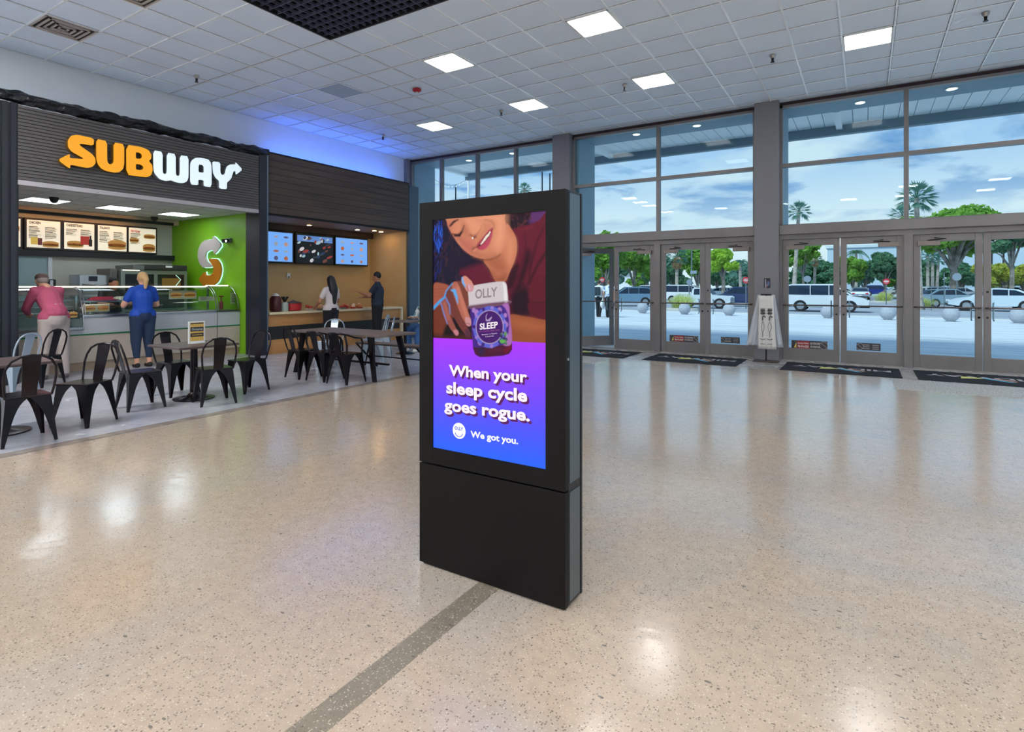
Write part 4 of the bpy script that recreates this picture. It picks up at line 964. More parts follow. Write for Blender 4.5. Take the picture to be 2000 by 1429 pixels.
obj('pump_head', T([(0, 0, .2), (0, 0, .27), (0, .05, .275), (0, -.05, .275)], .012, 8), mat('pump_red', (150, 30, 34), .4), t)
for i, (y, c, lab) in enumerate(((4.75, (214, 60, 90), 'heap of red packets under the middle glass case light bar'), (5.1, (226, 222, 210), 'white tray inside the middle glass case'))):
    bm = bmesh.new(); box(bm, CX - .55, CX - .3, y - .18, y + .22, 1.18, 1.2, bev=.006)
    for k in range(6): box(bm, CX - .53 + .03 * k, CX - .49 + .03 * k, y - .15 + .02 * k, y + .15, 1.2, 1.225 + .01 * (k % 3))
    solo('food_tray', bm, mat('tray_col_%d' % i, c, .5), lab, 'tray', 'trays in the sandwich case')
obj('tray_shelf', B(CX - .6, CX - .25, 4.4, 5.5, 1.15, 1.178), M_steel, c2, world=True)
# arrow sign on the green wall
AY = SYR - .06
def Gp(cx, cy): p = PX(350 + cx / 7.147, 440 + cy / 7.145, y=AY); return (p.x, p.z)
white = [(475, 145), (600, 270), (495, 405), (482, 345), (415, 350), (375, 380), (368, 450), (395, 505), (465, 560), (440, 585), (335, 588), (290, 530), (265, 440), (272, 340), (310, 250), (370, 205), (475, 195)]
yell = [(425, 465), (530, 465), (575, 530), (592, 610), (580, 700), (545, 790), (480, 838), (400, 845), (350, 850), (270, 755), (365, 640), (372, 695), (450, 695), (480, 660), (485, 600), (470, 550), (420, 490)]
t = thing('arrow_sign', 'backlit S shaped arrow sign, white and orange halves on the green wall', 'sign', (PX(412, 510, y=AY).x, AY, 1.5))
for nm, P, m in (('white_half', white, mat('sign_pale', (206, 192, 186), .5)), ('orange_half', yell, mat('sign_orange', (214, 132, 22), .5))):
    P2 = rnd_corners([Gp(*q) for q in P]); bm = bmesh.new()
    cu = [Vector((q[0], AY, q[1])) for q in P2]
    bm.free(); me = curve_mesh([[(q[0], q[1]) for q in P2]], .03, 0, Vector((0, 0, 0)))
    for v in me.vertices: v.co = Vector((v.co.y, AY + v.co.x, v.co.z)) - absloc(t)
    o = obj(nm, me, m, t)
    bm = bmesh.new(); tube(bm, [Vector((q[0], AY + .035, q[1])) for q in P2], .014, 6, closed=True); obj('halo_tube', bm, mat('lit_mint', (190, 255, 235), .4, emit=3.0), o, world=True)
p = PX(446, 470, y=SYR - .03)
t = thing('emergency_light', 'small twin emergency lamp high on the green wall', 'light', (p.x, p.y, p.z))
obj('base', B(-.1, .1, -.03, .028, -.05, .05, bev=.01), mat('lamp_grey', (90, 96, 92), .4), t)
for s in (-1, 1):
    bm = bmesh.new(); tube(bm, [(s * .06, -.03, .0), (s * .06, -.09, -.01)], [.03, .045], 12); obj('lamp_head', bm, M_dark, t)
bm = bmesh.new(); tube(bm, [(.06, -.09, -.01), (.06, -.093, -.01)], .032, 12); obj('bulb', bm, mat('lit_white_small', (255, 255, 255), .4, emit=3), t)
# ================================================================ second food counter (brown)
FX = -10.6
plank = wood('dark_plank', (84, 66, 56), (58, 46, 40), 1, 3)
t = thing('plank_fascia', 'dark brown horizontal plank fascia above the second food counter', 'fascia', (FX, 9.4, 2.93))
for k in range(9):
    bm = bmesh.new(); h_ = (4.22 - 2.96) / 9; box(bm, FX - .05, FX, 7.31, 11.64, 2.96 + k * h_ + .004, 2.96 + (k + 1) * h_, bev=.003)
    if k == 0: big = bm
    else:
        me = bpy.data.meshes.new('t'); bm.to_mesh(me); big.from_mesh(me); bm.free(); bpy.data.meshes.remove(me)
obj('planks', big, plank, t, world=True)
obj('backing', B(FX - .12, FX - .045, 7.3, 11.62, 2.93, 4.25), M_dark, t, world=True)
obj('top_edge', B(FX - .12, FX + .01, 7.3, 11.64, 4.22, 4.25), M_dark, t, world=True)
t2 = thing('accent_light', 'hidden blue strip light on top of the plank fascia', 'light', (-10.8, 9.5, 4.25))
obj('tray', B(-10.86, -10.72, 7.5, 11.5, 4.22, 4.25), M_dark, t2, world=True)
obj('strip', B(-10.83, -10.8, 7.6, 11.4, 4.25, 4.262), mat('lit_blue', (66, 120, 255), .5, emit=50), t2, world=True)
FBX = -12.1; FYR = 11.66; FCZ = 2.93
M_och = mat('ochre_wall', (206, 176, 126), .6, noise=(1, (198, 160, 104), .3, .7))
struct('wall_food_back', B(FBX - .1, FBX, 7.28, FYR + .1, 0, 3.0), M_och)
struct('wall_food_right', B(FBX, FX - .13, FYR, FYR + .1, 0, 3.0), M_och)
struct('wall_food_left', B(FBX, SX - .5, 7.24, 7.3, 0, 3.0), M_och)
struct('trim_31', B(FBX, FBX + .12, 7.28, FYR, 2.78, FCZ), mat('dark_bulkhead', (60, 46, 38), .6))
struct('ceiling_food', B(FBX, FX - .1, 7.28, FYR, FCZ, 3.0), mat('food_ceiling_brown', (150, 118, 92), .6)).name = 'ceiling.002'
for a, lab, em_ in (((604, 439), 'ceiling downlight above the left screen', 30), ((698, 448), 'ceiling downlight above the right screen', 30), ((731, 450), 'ceiling downlight left of the last one by the ochre side wall', 30), ((744, 452), 'ceiling downlight nearest the ochre side wall', 60)):
    p = PX(*a, z=FCZ)
    d = thing('downlight', lab, 'downlight', (p.x, p.y, FCZ), group='round downlights over the second food counter')
    bm = bmesh.new(); lathe(bm, [(.07, 0), (.07, -.008), (.055, -.01)], n=20); obj('rim', bm, M_white, d)
    bm = bmesh.new(); lathe(bm, [(.052, -.011), (.05, -.014)], n=20); obj('lamp', bm, mat('lit_warm_%d' % em_, (255, 206, 140), .5, emit=em_ * 1.4), d)
# screens
tvx = -11.92
def tv(xl, xr, kind, lab):
    p0, p1 = PX(xl, 460, x=tvx), PX(xr, 460, x=tvx)
    t = thing('menu_screen', lab, 'screen', (tvx, (p0.y + p1.y) / 2, 1.98), group='menu screens over the second food counter')
    obj('casing', B(tvx - .06, tvx, p0.y - .03, p1.y + .03, 1.98, 2.76, bev=.006), M_dark, t, world=True)
    if kind == 'blue':
        obj('picture', B(tvx, tvx + .004, p0.y, p1.y, 2.02, 2.72), mat('screen_sky', (118, 178, 255), .4, emit=.9), t, world=True)
        w = p1.y - p0.y; rr_ = random.Random(len(lab))
        for i in range(3):
            for j in range(4):
                y = p0.y + w * (.2 + .3 * i); z = 2.1 + .17 * j
                bm = bmesh.new(); r = rr_.uniform(.04, .06); prism(bm, [(r * (1.3 if j % 2 else 1) * math.cos(a), r * (.5 if j % 2 else .9) * math.sin(a)) for a in np.linspace(0, 2 * PI, 13)[:-1]], (tvx + .004, y, z), (0, 1, 0), (0, 0, 1), (1, 0, 0), .003)
                obj('dish_picture', bm, mat('dish_%d' % ((i + j) % 4), ((206, 160, 150), (96, 92, 130), (190, 110, 70), (170, 180, 190))[(i + j) % 4], .4, emit=.5), t, world=True)
    else:
        obj('picture', B(tvx, tvx + .004, p0.y, p1.y, 2.02, 2.72), mat('screen_near_black', (18, 18, 22), .3), t, world=True)
        w = p1.y - p0.y; bm = B(tvx + .004, tvx + .006, p0.y + .02, p1.y - .02, 2.55, 2.7); obj('sky_band', bm, mat('screen_sky2', (96, 140, 210), .4, emit=.6), t, world=True)
        rr_ = random.Random(5)
        for k in range(34):
            y = p0.y + w * rr_.uniform(.06, .9); z = rr_.uniform(2.2, 2.66) if k < 26 else rr_.uniform(2.06, 2.2); a, b = rr_.uniform(.03, .1), rr_.uniform(.02, .05)
            bm = bmesh.new(); prism(bm, [(a * math.cos(q), b * math.sin(q) + .3 * a * math.cos(q)) for q in np.linspace(0, 2 * PI, 9)[:-1]], (tvx + .006, y, z), (0, 1, 0), (0, 0, 1), (1, 0, 0), .001 + .0001 * k)
            obj('picture_patch', bm, mat('patch_%d' % (k % 6), ((168, 200, 214), (150, 60, 54), (52, 60, 70), (220, 220, 226), (110, 70, 60), (40, 66, 110))[k % 6], .4, emit=.5), t, world=True)
tv(505, 571, 'blue', 'blue menu screen beside the black column, leftmost of three')
tv(579, 650, 'dark', 'dark picture menu screen, middle of three')
tv(656, 717, 'blue', 'blue menu screen beside the ochre side wall, rightmost of three')
t = thing('wall_sensor', 'small white sensor on the ochre wall below the left menu screen', 'sensor', (FBX, 8.9, 1.75))
p = PX(562, 538, x=FBX); t.location = (FBX, p.y, p.z); bm = B(0, .04, -.05, .05, -.06, .06, bev=.012); obj('case', bm, M_white, t); obj('lens', B(.04, .05, -.02, .02, -.05, -.02), M_dark, t)
# counter
t = thing('food_counter', 'wood panelled food counter with a cream top and dark middle band', 'counter', (FX, 9.3, 0))
fw = wood('honey_wood', (198, 146, 88), (172, 120, 68), 1, 2)
obj('top', B(FX - .55, FX + .05, 7.34, 11.35, .83, .88, bev=.01), mat('cream_top', (232, 214, 176), .35), t, world=True)
obj('upper_panel', B(FX - .5, FX, 7.34, 11.28, .58, .83), fw, t, world=True)
obj('dark_band', B(FX - .5, FX - .01, 7.34, 11.28, .3, .58), mat('band_black', (36, 34, 34), .5), t, world=True)
obj('lower_panel', B(FX - .5, FX, 7.34, 11.28, 0, .3), fw, t, world=True)
obj('end_leg', B(FX - .02, FX + .05, 11.29, 11.35, 0, .83), mat('cream_top', 0), t, world=True)
# things on that counter
rr_ = random.Random(3)
p = PX(573, 598, x=FX - .25)
t = thing('serving_pot', 'red serving pot near the black column on the food counter', 'pot', (FX - .25, p.y, .88))
bm = bmesh.new(); lathe(bm, [(.13, 0), (.17, .02), (.18, .16), (.17, .17)], n=20); obj('body', bm, mat('pot_red', (176, 34, 38), .4), t, smooth=True)
bm = bmesh.new(); lathe(bm, [(.19, .17), (.19, .185), (.05, .22), (.02, .24)], n=20); obj('lid', bm, mat('pot_lid', (70, 64, 58), .4), t, smooth=True)
p = PX(538, 598, x=FX - .25)
t = thing('drink_dispenser', 'dark maroon drink dispenser at the left end of the food counter', 'dispenser', (FX - .25, p.y, .88))
bm = bmesh.new(); lathe(bm, [(.1, 0), (.12, .05), (.12, .28), (.08, .34)], n=18); obj('body', bm, mat('dispenser_maroon', (80, 30, 34), .4), t, smooth=True)
bm = bmesh.new(); lathe(bm, [(.09, .34), (.05, .38), (.02, .4)], n=18); obj('cap', bm, M_white, t, smooth=True)
p = PX(556, 598, x=FX - .2)
t = thing('glass_jar', 'pale glass jar between the maroon dispenser and the red pot', 'jar', (FX - .2, p.y, .88))
bm = bmesh.new(); lathe(bm, [(.07, 0), (.08, .03), (.08, .17), (.05, .2)], n=16); obj('jar', bm, mat('jar_pale', (176, 190, 180), .2), t, smooth=True)
for k, (a, b) in enumerate(((-.02, .22), (.03, .26), (.0, .3))): pass
bm = bmesh.new()
for k in range(9): tube(bm, [(0, 0, .18), (rr_.uniform(-.1, .1), rr_.uniform(-.1, .1), .32)], [.006, .012], 5)
obj('utensils', bm, M_dark, t)
foods = [(604, (214, 208, 196)), (618, (120, 112, 104)), (628, (196, 120, 80)), (668, (170, 60, 50)), (676, (222, 140, 110)), (684, (196, 60, 44)), (690, (200, 176, 120)), (697, (214, 90, 70)), (704, (236, 216, 196)), (664, (110, 110, 116))]
for i, (px_, c) in enumerate(foods):
    p = PX(px_, 598, x=FX - .2); bm = bmesh.new(); lathe(bm, [(.06, 0), (.09, .03), (.095, .04)], n=16)
    t = thing('food_tray', '%s on the food counter %s' % (('small white bowl', 'grey bowl', 'orange snack bowl', 'dark red bowl', 'peach coloured bowl', 'bright red bowl', 'tan bowl', 'coral bowl', 'cream bowl', 'steel grey bowl')[i], ('left of the woman in white, first of three', 'left of the woman in white, middle of three', 'just left of the woman in white', 'right of the woman in white', 'between the two customers', 'in front of the pointing man', 'under the pointing hand', 'beside the pointing hand', 'closest to the man in navy', 'touching the elbow of the woman in white')[i]), 'bowl', (FX - .2 + .1 * (i % 2), p.y, .88), group='bowls of food on the second counter')
    obj('bowl', bm, mat('bowl_%d' % i, c, .4), t, smooth=True)
    bm = bmesh.new()
    for k in range(5): sphere(bm, (rr_.uniform(-.05, .05), rr_.uniform(-.05, .05), .05 + .02 * (k % 3)), rr_.uniform(.025, .04), 8)
    obj('food', bm, mat('food_%d' % (i % 3), ((190, 70, 50), (214, 150, 90), (226, 200, 170))[i % 3], .6), t, smooth=True)
# ================================================================ cafe furniture
M_ch = mat('chair_gunmetal', (30, 28, 32), .26, .75, noise=(4, (46, 38, 42), .35, .7))
M_chs = mat('chair_silver_sheen', (172, 184, 196), .28, .7)  # silver colour stands in for light reflected on the metal
def leg_mesh(sx, sy):
    """folded tapering sheet leg with arched inner edges, foot splayed outwards"""
    bm = bmesh.new(); zs = [0, .03, .1, .18, .26, .32, .36, .39, .41, .425]
    def cx(z): t = 1 - z / .425; return .165 + .04 * t
    wd = [.026, .03, .042, .056, .072, .09, .108, .13, .15, .165]; th = .006
    rows = []
    for z, w in zip(zs, wd):
        c = cx(z); rows.append([(c, c - w), (c, c), (c - w, c), (c - w, c - th), (c - th, c - th), (c - th, c - w)])
    vs = [[bm.verts.new((sx * p[0], sy * p[1], z)) for p in r] for z, r in zip(zs, rows)]
    for a, b in zip(vs, vs[1:]):
        for k in range(6): bm.faces.new((a[k], a[(k + 1) % 6], b[(k + 1) % 6], b[k]))
    bm.faces.new(vs[0][::-1]); bm.faces.new(vs[-1]); return bm
CH_ = {}
def make_chair(m, arms=False):
    """faces +x at rotation 0; returns list of (name, mesh)"""
    parts = []
    def add(nm, bm, sm=False):
        bmesh.ops.recalc_face_normals(bm, faces=bm.faces[:])
        for f in bm.faces: f.smooth = sm
        if sm:
            for ed in bm.edges:
                if len(ed.link_faces) == 2 and ed.calc_face_angle(0) > R(40): ed.smooth = False
        me = bpy.data.meshes.new(nm); bm.to_mesh(me); bm.free(); me.materials.append(m); parts.append((nm, me))
    bm = bmesh.new(); box(bm, -.175, .175, -.175, .175, .422, .438, bev=.008)
    box(bm, -.13, .13, -.13, .13, .436, .439)
    add('seat', bm)
    for sx, sy in ((1, 1), (1, -1), (-1, 1), (-1, -1)): add('leg', leg_mesh(sx, sy), True)
    if not arms:
        pts = [(-.165, -.168, .43), (-.185, -.18, .5), (-.215, -.19, .62), (-.238, -.18, .7), (-.25, -.145, .765), (-.256, -.08, .803), (-.258, 0, .815)]
        pts = pts + [(x, -y, z) for x, y, z in pts[-2::-1]]
        add('back_frame', T(pts, .011, 8), True)
        bm = bmesh.new(); a = [(-.165, .055, .432), (-.178, .056, .5), (-.215, .062, .64), (-.245, .068, .75), (-.254, .07, .812)]
        r1 = [(bm.verts.new((x, -w, z)), bm.verts.new((x, w, z)), bm.verts.new((x - .006, w, z)), bm.verts.new((x - .006, -w, z))) for x, w, z in a]
        for p, q in zip(r1, r1[1:]):
            for k in range(4): bm.faces.new((p[k], p[(k + 1) % 4], q[(k + 1) % 4], q[k]))
        bm.faces.new(r1[0][::-1]); bm.faces.new(r1[-1]); add('splat', bm)
        bm = bmesh.new(); box(bm, -.249, -.243, -.022, .022, .742, .75); add('grip_slot', bm)
    else:
        pts = [(.12, -.19, .44), (.12, -.205, .6), (.08, -.215, .66), (-.05, -.22, .68), (-.17, -.2, .72), (-.23, -.12, .745), (-.245, 0, .75)]
        pts = pts + [(x, -y, z) for x, y, z in pts[-2::-1]]
        add('arm_frame', T(pts, .013, 8), True)
        bm = bmesh.new()
        for yy, w in ((0, .06),):
            a = [(-.165, .05, .432), (-.2, .06, .58), (-.24, .075, .75)]
            r1 = [(bm.verts.new((x, yy - w_, z)), bm.verts.new((x, yy + w_, z)), bm.verts.new((x - .006, yy + w_, z)), bm.verts.new((x - .006, yy - w_, z))) for x, w_, z in a]
            for p, q in zip(r1, r1[1:]):
                for k in range(4): bm.faces.new((p[k], p[(k + 1) % 4], q[(k + 1) % 4], q[k]))
            bm.faces.new(r1[0][::-1]); bm.faces.new(r1[-1])
        add('splat', bm)
        for s in (-1, 1):
            add('side_plate', T([(-.16, s * .165, .43), (-.19, s * .195, .58), (-.205, s * .17, .725)], [.02, .022, .02], 4))
    return parts
protos = {}
def chair(x, y, ang, lab, m=None, arms=False, grp='metal cafe chairs'):
    m = m or M_ch; key = (m.name, arms)
    if key not in protos: protos[key] = make_chair(m, arms)
    t = thing('cafe_chair' if not arms else 'cafe_armchair', lab, 'chair', (x, y, .002), R(ang), grp)
    for nm, me in protos[key]:
        o = bpy.data.objects.new(nm, me); COL.objects.link(o); o.parent = t
    return t
chair(-6.66, 2.06, 176, 'dark metal chair nearest the viewer, its back to us, at the left table')
chair(-6.95, 2.66, -62, 'dark metal chair standing alone between the two tables, turned towards the near left')
chair(-7.3, 3.36, 84, 'dark metal chair seen from the side, left of the menu stand table')
chair(-7.78, 4.02, 4, 'dark metal chair behind the table with the menu stand, facing us')
chair(-6.82, 3.98, 164, 'dark metal chair with its back to us in front of the menu stand table')
chair(-7.2, 4.66, -84, 'dark metal chair on the right side of the menu stand table, below the black column')
chair(-7.85, 2.0, 0, 'dark metal chair cut by the left edge, behind the left table')
chair(-9.6, 2.85, -150, 'chair with painted silver sheen at far left near the ribbed column', M_chs, grp='cafe chairs with painted silver sheen')
chair(-10.1, 3.32, -150, 'dark metal chair right beside the man in the pink jumper')
chair(-7.54, 5.84, 84, 'dark metal chair at the left end of the long table, by the black column')
chair(-7.05, 5.86, 92, 'dark armchair at the long table, middle of the three on the near side', arms=True, grp='armchairs at the long table')
chair(-6.58, 5.86, 94, 'dark armchair at the long table, right of the three on the near side', arms=True, grp='armchairs at the long table')
chair(-8.35, 7.05, -60, 'chair with painted silver sheen behind the long table, in front of the woman in white', M_chs, grp='cafe chairs with painted silver sheen')
chair(-7.85, 7.62, -130, 'chair with painted silver sheen behind the long table, left of two before the man in navy', M_chs, grp='cafe chairs with painted silver sheen')
chair(-8.2, 8.2, -140, 'chair with painted silver sheen behind the long table, middle of three in front of the counter', M_chs, grp='cafe chairs with painted silver sheen')
chair(-8.95, 8.8, -150, 'chair with painted silver sheen farthest back, beside the seated person', M_chs, grp='cafe chairs with painted silver sheen')
def cafe_table(x, y, rz, lab):
    t = thing('cafe_table', lab, 'table', (x, y, .002), R(rz), 'square pedestal tables')
    obj('tabletop', B(-.38, .38, -.38, .38, .672, .70, bev=.01), mat('tabletop_brown', (70, 56, 56), .35, noise=(6, (88, 68, 66), .3, .7)), t)
    obj('column', T([(0, 0, .02), (0, 0, .67)], [.05, .04], 16), M_ch, t, smooth=True)
    bm = bmesh.new(); lathe(bm, [(.24, 0), (.24, .012), (.1, .03), (.05, .08), (.045, .09)], n=32); obj('base', bm, M_ch, t, smooth=True)
    obj('support', B(-.2, .2, -.03, .03, .655, .673), M_ch, t)
cafe_table(-7.22, 2.05, 0, 'square dark table cut by the left edge')
cafe_table(-7.3, 3.99, 0, 'square dark table with the yellow menu stand on it')
# menu stand on table
p = PX(384, 672, x=-7.35)
t = thing('menu_stand', 'white framed yellow and black notice stand on the square table', 'table sign', (-7.35, p.y, .702))
p0, p1 = PX(369, 628, x=-7.35), PX(401, 671, x=-7.35)
hw = (p1.y - p0.y) / 2; hh = p0.z - .702
obj('frame', B(-.008, .008, -hw, hw, 0, hh, bev=.002), M_white, t); obj('foot', B(-.05, .05, -hw * .8, hw * .8, 0, .01), M_white, t)
obj('sheet', B(.008, .01, -hw + .02, hw - .02, .03, hh - .015), mat('notice_yellow', (222, 180, 92), .5), t)
for z0, z1 in ((.55, .74), (.3, .46), (.88, .93)):
    obj('black_band', B(.01, .0115, -hw + .022, hw - .022, hh * z0, hh * z1), mat('notice_black', (46, 46, 54), .5), t)
bm = bmesh.new(); text_on(bm, 'Christmas', (.013, -hw + .035, hh * .6), (.013, hw - .035, hh * .6), hh * .09, (1, 0, 0), .02); obj('lettering', bm, M_white, t)
bm = bmesh.new(); box(bm, .0115, .013, -hw + .04, hw - .04, hh * .36, hh * .4); obj('small_print', bm, mat('notice_yellow', 0), t)
# long table and bench
M_lt = mat('long_table_top', (98, 86, 80), .4, noise=(5, (112, 98, 90), .3, .7))
t = thing('long_table', 'long grey brown table with flared dark legs in front of the food counter', 'table', (-7.15, 6.45, .002))
obj('tabletop', B(-1.0, 1.05, -.38, .42, .665, .70, bev=.012), M_lt, t)
for sx in (-1, 1):
    for sy in (-1, 1):
        bm = bmesh.new(); a = [(sx * .78, sy * .3, .665, .06), (sx * .84, sy * .33, .35, .04), (sx * .92, sy * .36, 0, .03)]
        vs = [[bm.verts.new((x + dx, y + dy, z)) for dx, dy in ((-w, -.02), (w, -.02), (w, .02), (-w, .02))] for x, y, z, w in a]
        for q, r_ in zip(vs, vs[1:]):
            for k in range(4): bm.faces.new((q[k], q[(k + 1) % 4], r_[(k + 1) % 4], r_[k]))
        bm.faces.new(vs[0]); bm.faces.new(vs[-1]); obj('leg', bm, M_ch, t)
obj('stretcher', B(-.86, .86, -.02, .02, .2, .23), M_ch, t)
t = thing('bench', 'dark bench with crossed legs behind the long table', 'bench', (-6.75, 7.2, .002))
obj('seat', B(-.95, .75, -.14, .14, .41, .44, bev=.006), M_lt, t)
for sx in (-.8, .6):
    for s in (-1, 1): obj('leg', T([(sx - s * .16, -.1, .41), (sx + s * .16, .1, 0)], .016, 6), M_ch, t)
obj('stretcher', T([(-.8, 0, .2), (.6, 0, .2)], .012, 6), M_ch, t)
t = thing('round_table', 'small round dark table next to the seated person', 'table', (-8.3, 9.0, .002))
bm = bmesh.new(); lathe(bm, [(.32, .67), (.33, .675), (.33, .695), (.32, .70)], n=28); obj('tabletop', bm, M_lt, t)
obj('column', T([(0, 0, .01), (0, 0, .67)], .03, 10), M_ch, t); bm = bmesh.new(); lathe(bm, [(.2, 0), (.2, .01), (.04, .04)], n=24); obj('base', bm, M_ch, t)
# ================================================================ entrance mats
M_mat = mat('mat_navy_black', (24, 28, 36), .9, bump=(300, .5)); M_mgrey = mat('mat_print_grey', (176, 172, 174), .9)
def doormat(xc, lab):
    t = thing('entrance_mat', lab, 'mat', (xc, 11.25, .001), group='printed mats along the entrance')
    obj('pile', B(-.87, .87, -.57, .57, 0, .008, bev=.003), M_mat, t)
    bm = bmesh.new(); text_on(bm, 'MIDWAY', (.74, .2, .0085), (-.74, .2, .0085), .2, (0, 0, 1), .03, .0006, up=(0, -1, 0)); obj('lettering', bm, M_mgrey, t)
    for nm, P, c in (('yellow_mark', [(-.3, -.12), (-.28, .12), (-.02, .06), (.0, .0)], (214, 214, 120)), ('blue_mark', [(-.1, .08), (.04, .08), (.34, -.22), (.26, -.24), (.0, -.02)], (96, 176, 208)), ('orange_mark', [(.06, .06), (.16, .07), (.38, -.1), (.34, -.14), (.1, .02)], (214, 150, 124))):
        bm = bmesh.new(); prism(bm, P, (0, 0, .0085), (1, 0, 0), (0, 1, 0), (0, 0, 1), .0008); obj(nm, bm, mat('mat_' + nm, c, .9), t)
doormat(-4.95, 'dark printed mat inside the open door, farthest left')
doormat(-2.83, 'dark printed mat between the open door and the bag stand')
doormat(-.38, 'dark printed mat just right of the bag stand')
doormat(1.56, 'dark printed mat at the right edge of the view')
# ================================================================ umbrella bag stand
t = thing('bag_stand', 'dark pedestal stand hung with clear and white umbrella bags by the pillar', 'bag stand', (-1.6, 11.66, .002))
obj('base', B(-.22, .22, -.13, .13, 0, .02, bev=.004), mat('stand_bronze', (84, 76, 72), .4, .5), t)
obj('pole', T([(0, 0, .02), (0, 0, 1.28)], .014, 10), M_dark, t)
obj('hanger', B(-.09, .09, -.03, .03, 1.26, 1.285), M_dark, t)
M_bag = mat('bag_white', (216, 214, 210), .4); M_clear = mat('clear_bag_film', (240, 244, 250), .25, alpha=.38)
def bag(wt_, wb, z0, z1, y, sh, m, nm, amp=.012):
    bm = bmesh.new(); rows = []; n = 15
    for i in range(14):
        f = i / 13; z = z1 + (z0 - z1) * f; w = wt_ + (wb - wt_) * f ** 1.3
        rows.append([bm.verts.new((sh * f - w + 2 * w * k / (n - 1), y + amp * math.sin(k * 1.9 + f * 3) * (.4 + f), z)) for k in range(n)])
    for a, b in zip(rows, rows[1:]):
        for k in range(n - 1): bm.faces.new((a[k], a[k + 1], b[k + 1], b[k]))
    o = obj(nm, bm, m, t, smooth=True); sm = o.modifiers.new('s', 'SOLIDIFY'); sm.thickness = .004; return o
bag(.15, .2, .28, 1.27, .03, .1, M_clear, 'clear_bag'); bag(.15, .2, .3, 1.27, .0, -.16, M_clear, 'clear_bag')
wb_ = bag(.13, .165, .24, 1.25, -.045, .02, M_bag, 'white_bag', .006)
bm = bmesh.new()
for cx_, w in ((-.05, 1), (.07, 1)):
    y = -.062
    for k in range(4): tube(bm, [(cx_ - .045, y, 1.0 - .028 * k), (cx_ + .045, y, 1.0 - .028 * k + .005)], .007 if k % 2 else .004, 4)
    for dx in (-.025, 0, .025): tube(bm, [(cx_ + dx, y, 1.01), (cx_ + dx * .8, y, .89)], .005, 4)
    tube(bm, [(cx_ + .02 + .025 * math.cos(a), y, .84 + .025 * math.sin(a)) for a in np.linspace(0, PI, 7)] + [(cx_ - .005, y, .78)], .008, 5)
    tube(bm, [(cx_ - .03 * math.sin(PI * f), y, .76 - .2 * f) for f in np.linspace(0, 1, 8)], .003, 4); tube(bm, [(cx_ + .03 * math.sin(PI * f), y, .76 - .2 * f) for f in np.linspace(0, 1, 8)], .003, 4)
    tube(bm, [(cx_, y, .56), (cx_, y, .47)], .004, 4)
    tube(bm, [(cx_ - .05, y, .44), (cx_, y, .42), (cx_ + .05, y, .44)], .005, 4); tube(bm, [(cx_ - .045, y, .34), (cx_ + .045, y, .34)], .004, 4)
obj('printed_marks', bm, mat('print_black', (34, 34, 44), .6), wb_)
# ================================================================ people
M_skin = mat('skin_light', (214, 160, 132), .5); M_skin2 = mat('skin_tan', (176, 118, 88), .5)
def remeshed(name, caps, ells, m, par, vox=.012, sm=4):
    """one continuous surface grown from tapered capsules and ellipsoids"""
    bm = bmesh.new()
    for a, b, ra, rb in caps:
        a, b = Vector(a), Vector(b); d = b - a; L_ = d.length
        sphere(bm, a, ra, 12); sphere(bm, b, rb, 12)
        if L_ > 1e-4: tube(bm, [a, a.lerp(b, .5), b], [ra, (ra + rb) / 2, rb], 12)
    for c, r in ells: sphere(bm, Vector(c), 1, 16, r)
    me = bpy.data.meshes.new('t'); bm.to_mesh(me); bm.free(); o = bpy.data.objects.new('t', me); COL.objects.link(o)
    r_ = o.modifiers.new('r', 'REMESH'); r_.mode = 'VOXEL'; r_.voxel_size = vox; r_.use_smooth_shade = True
    s_ = o.modifiers.new('s', 'SMOOTH'); s_.factor = .5; s_.iterations = sm
    dg = bpy.context.evaluated_depsgraph_get(); res = bpy.data.meshes.new_from_object(o.evaluated_get(dg)); bpy.data.objects.remove(o)
    for p in res.polygons: p.use_smooth = True
    return obj(name, res, m, par)
STAND = dict(hip=(0, .09, .9), knee=(.02, .1, .48), ankle=(-.02, .1, .08), pelvis=(0, 0, .95), waist=(0, 0, 1.08), chest=(.0, 0, 1.27), sh=(0, .16, 1.395), neck=(.0, 0, 1.47), head=(.02, 0, 1.6), elbow=(-.02, .25, 1.13), wrist=(.06, .25, .88))
def hand(caps, w, d, side, curl, s):
    """palm, four bent fingers of unequal length, thumb from the palm's side"""
    w = Vector(w); d = Vector(d).normalized(); up = Vector((0, 0, 1)) if abs(d.z) < .8 else Vector((1, 0, 0))
    x = (d.cross(up)).normalized(); n = x.cross(d).normalized()
    for k in (-1, 0, 1): caps.append((w + x * .014 * k * s, w + d * .085 * s + x * .021 * k * s, .016 * s, .013 * s))
    for k, L_ in enumerate((.068, .078, .072, .056)):
        b = w + d * .09 * s + x * (.027 - .018 * k) * s; m1 = b + (d - n * curl * .5).normalized() * L_ * .5 * s; m2 = m1 + (d - n * curl * 1.5).normalized() * L_ * .5 * s
        caps.append((b, m1, .0095 * s, .009 * s)); caps.append((m1, m2, .009 * s, .0075 * s))
    b = w + d * .03 * s + x * .03 * s * side; m1 = b + (d * .6 + x * side * .7 - n * .2).normalized() * .036 * s; m2 = m1 + (d - n * .3).normalized() * .03 * s
    caps.append((b, m1, .012 * s, .010 * s)); caps.append((m1, m2, .010 * s, .008 * s))
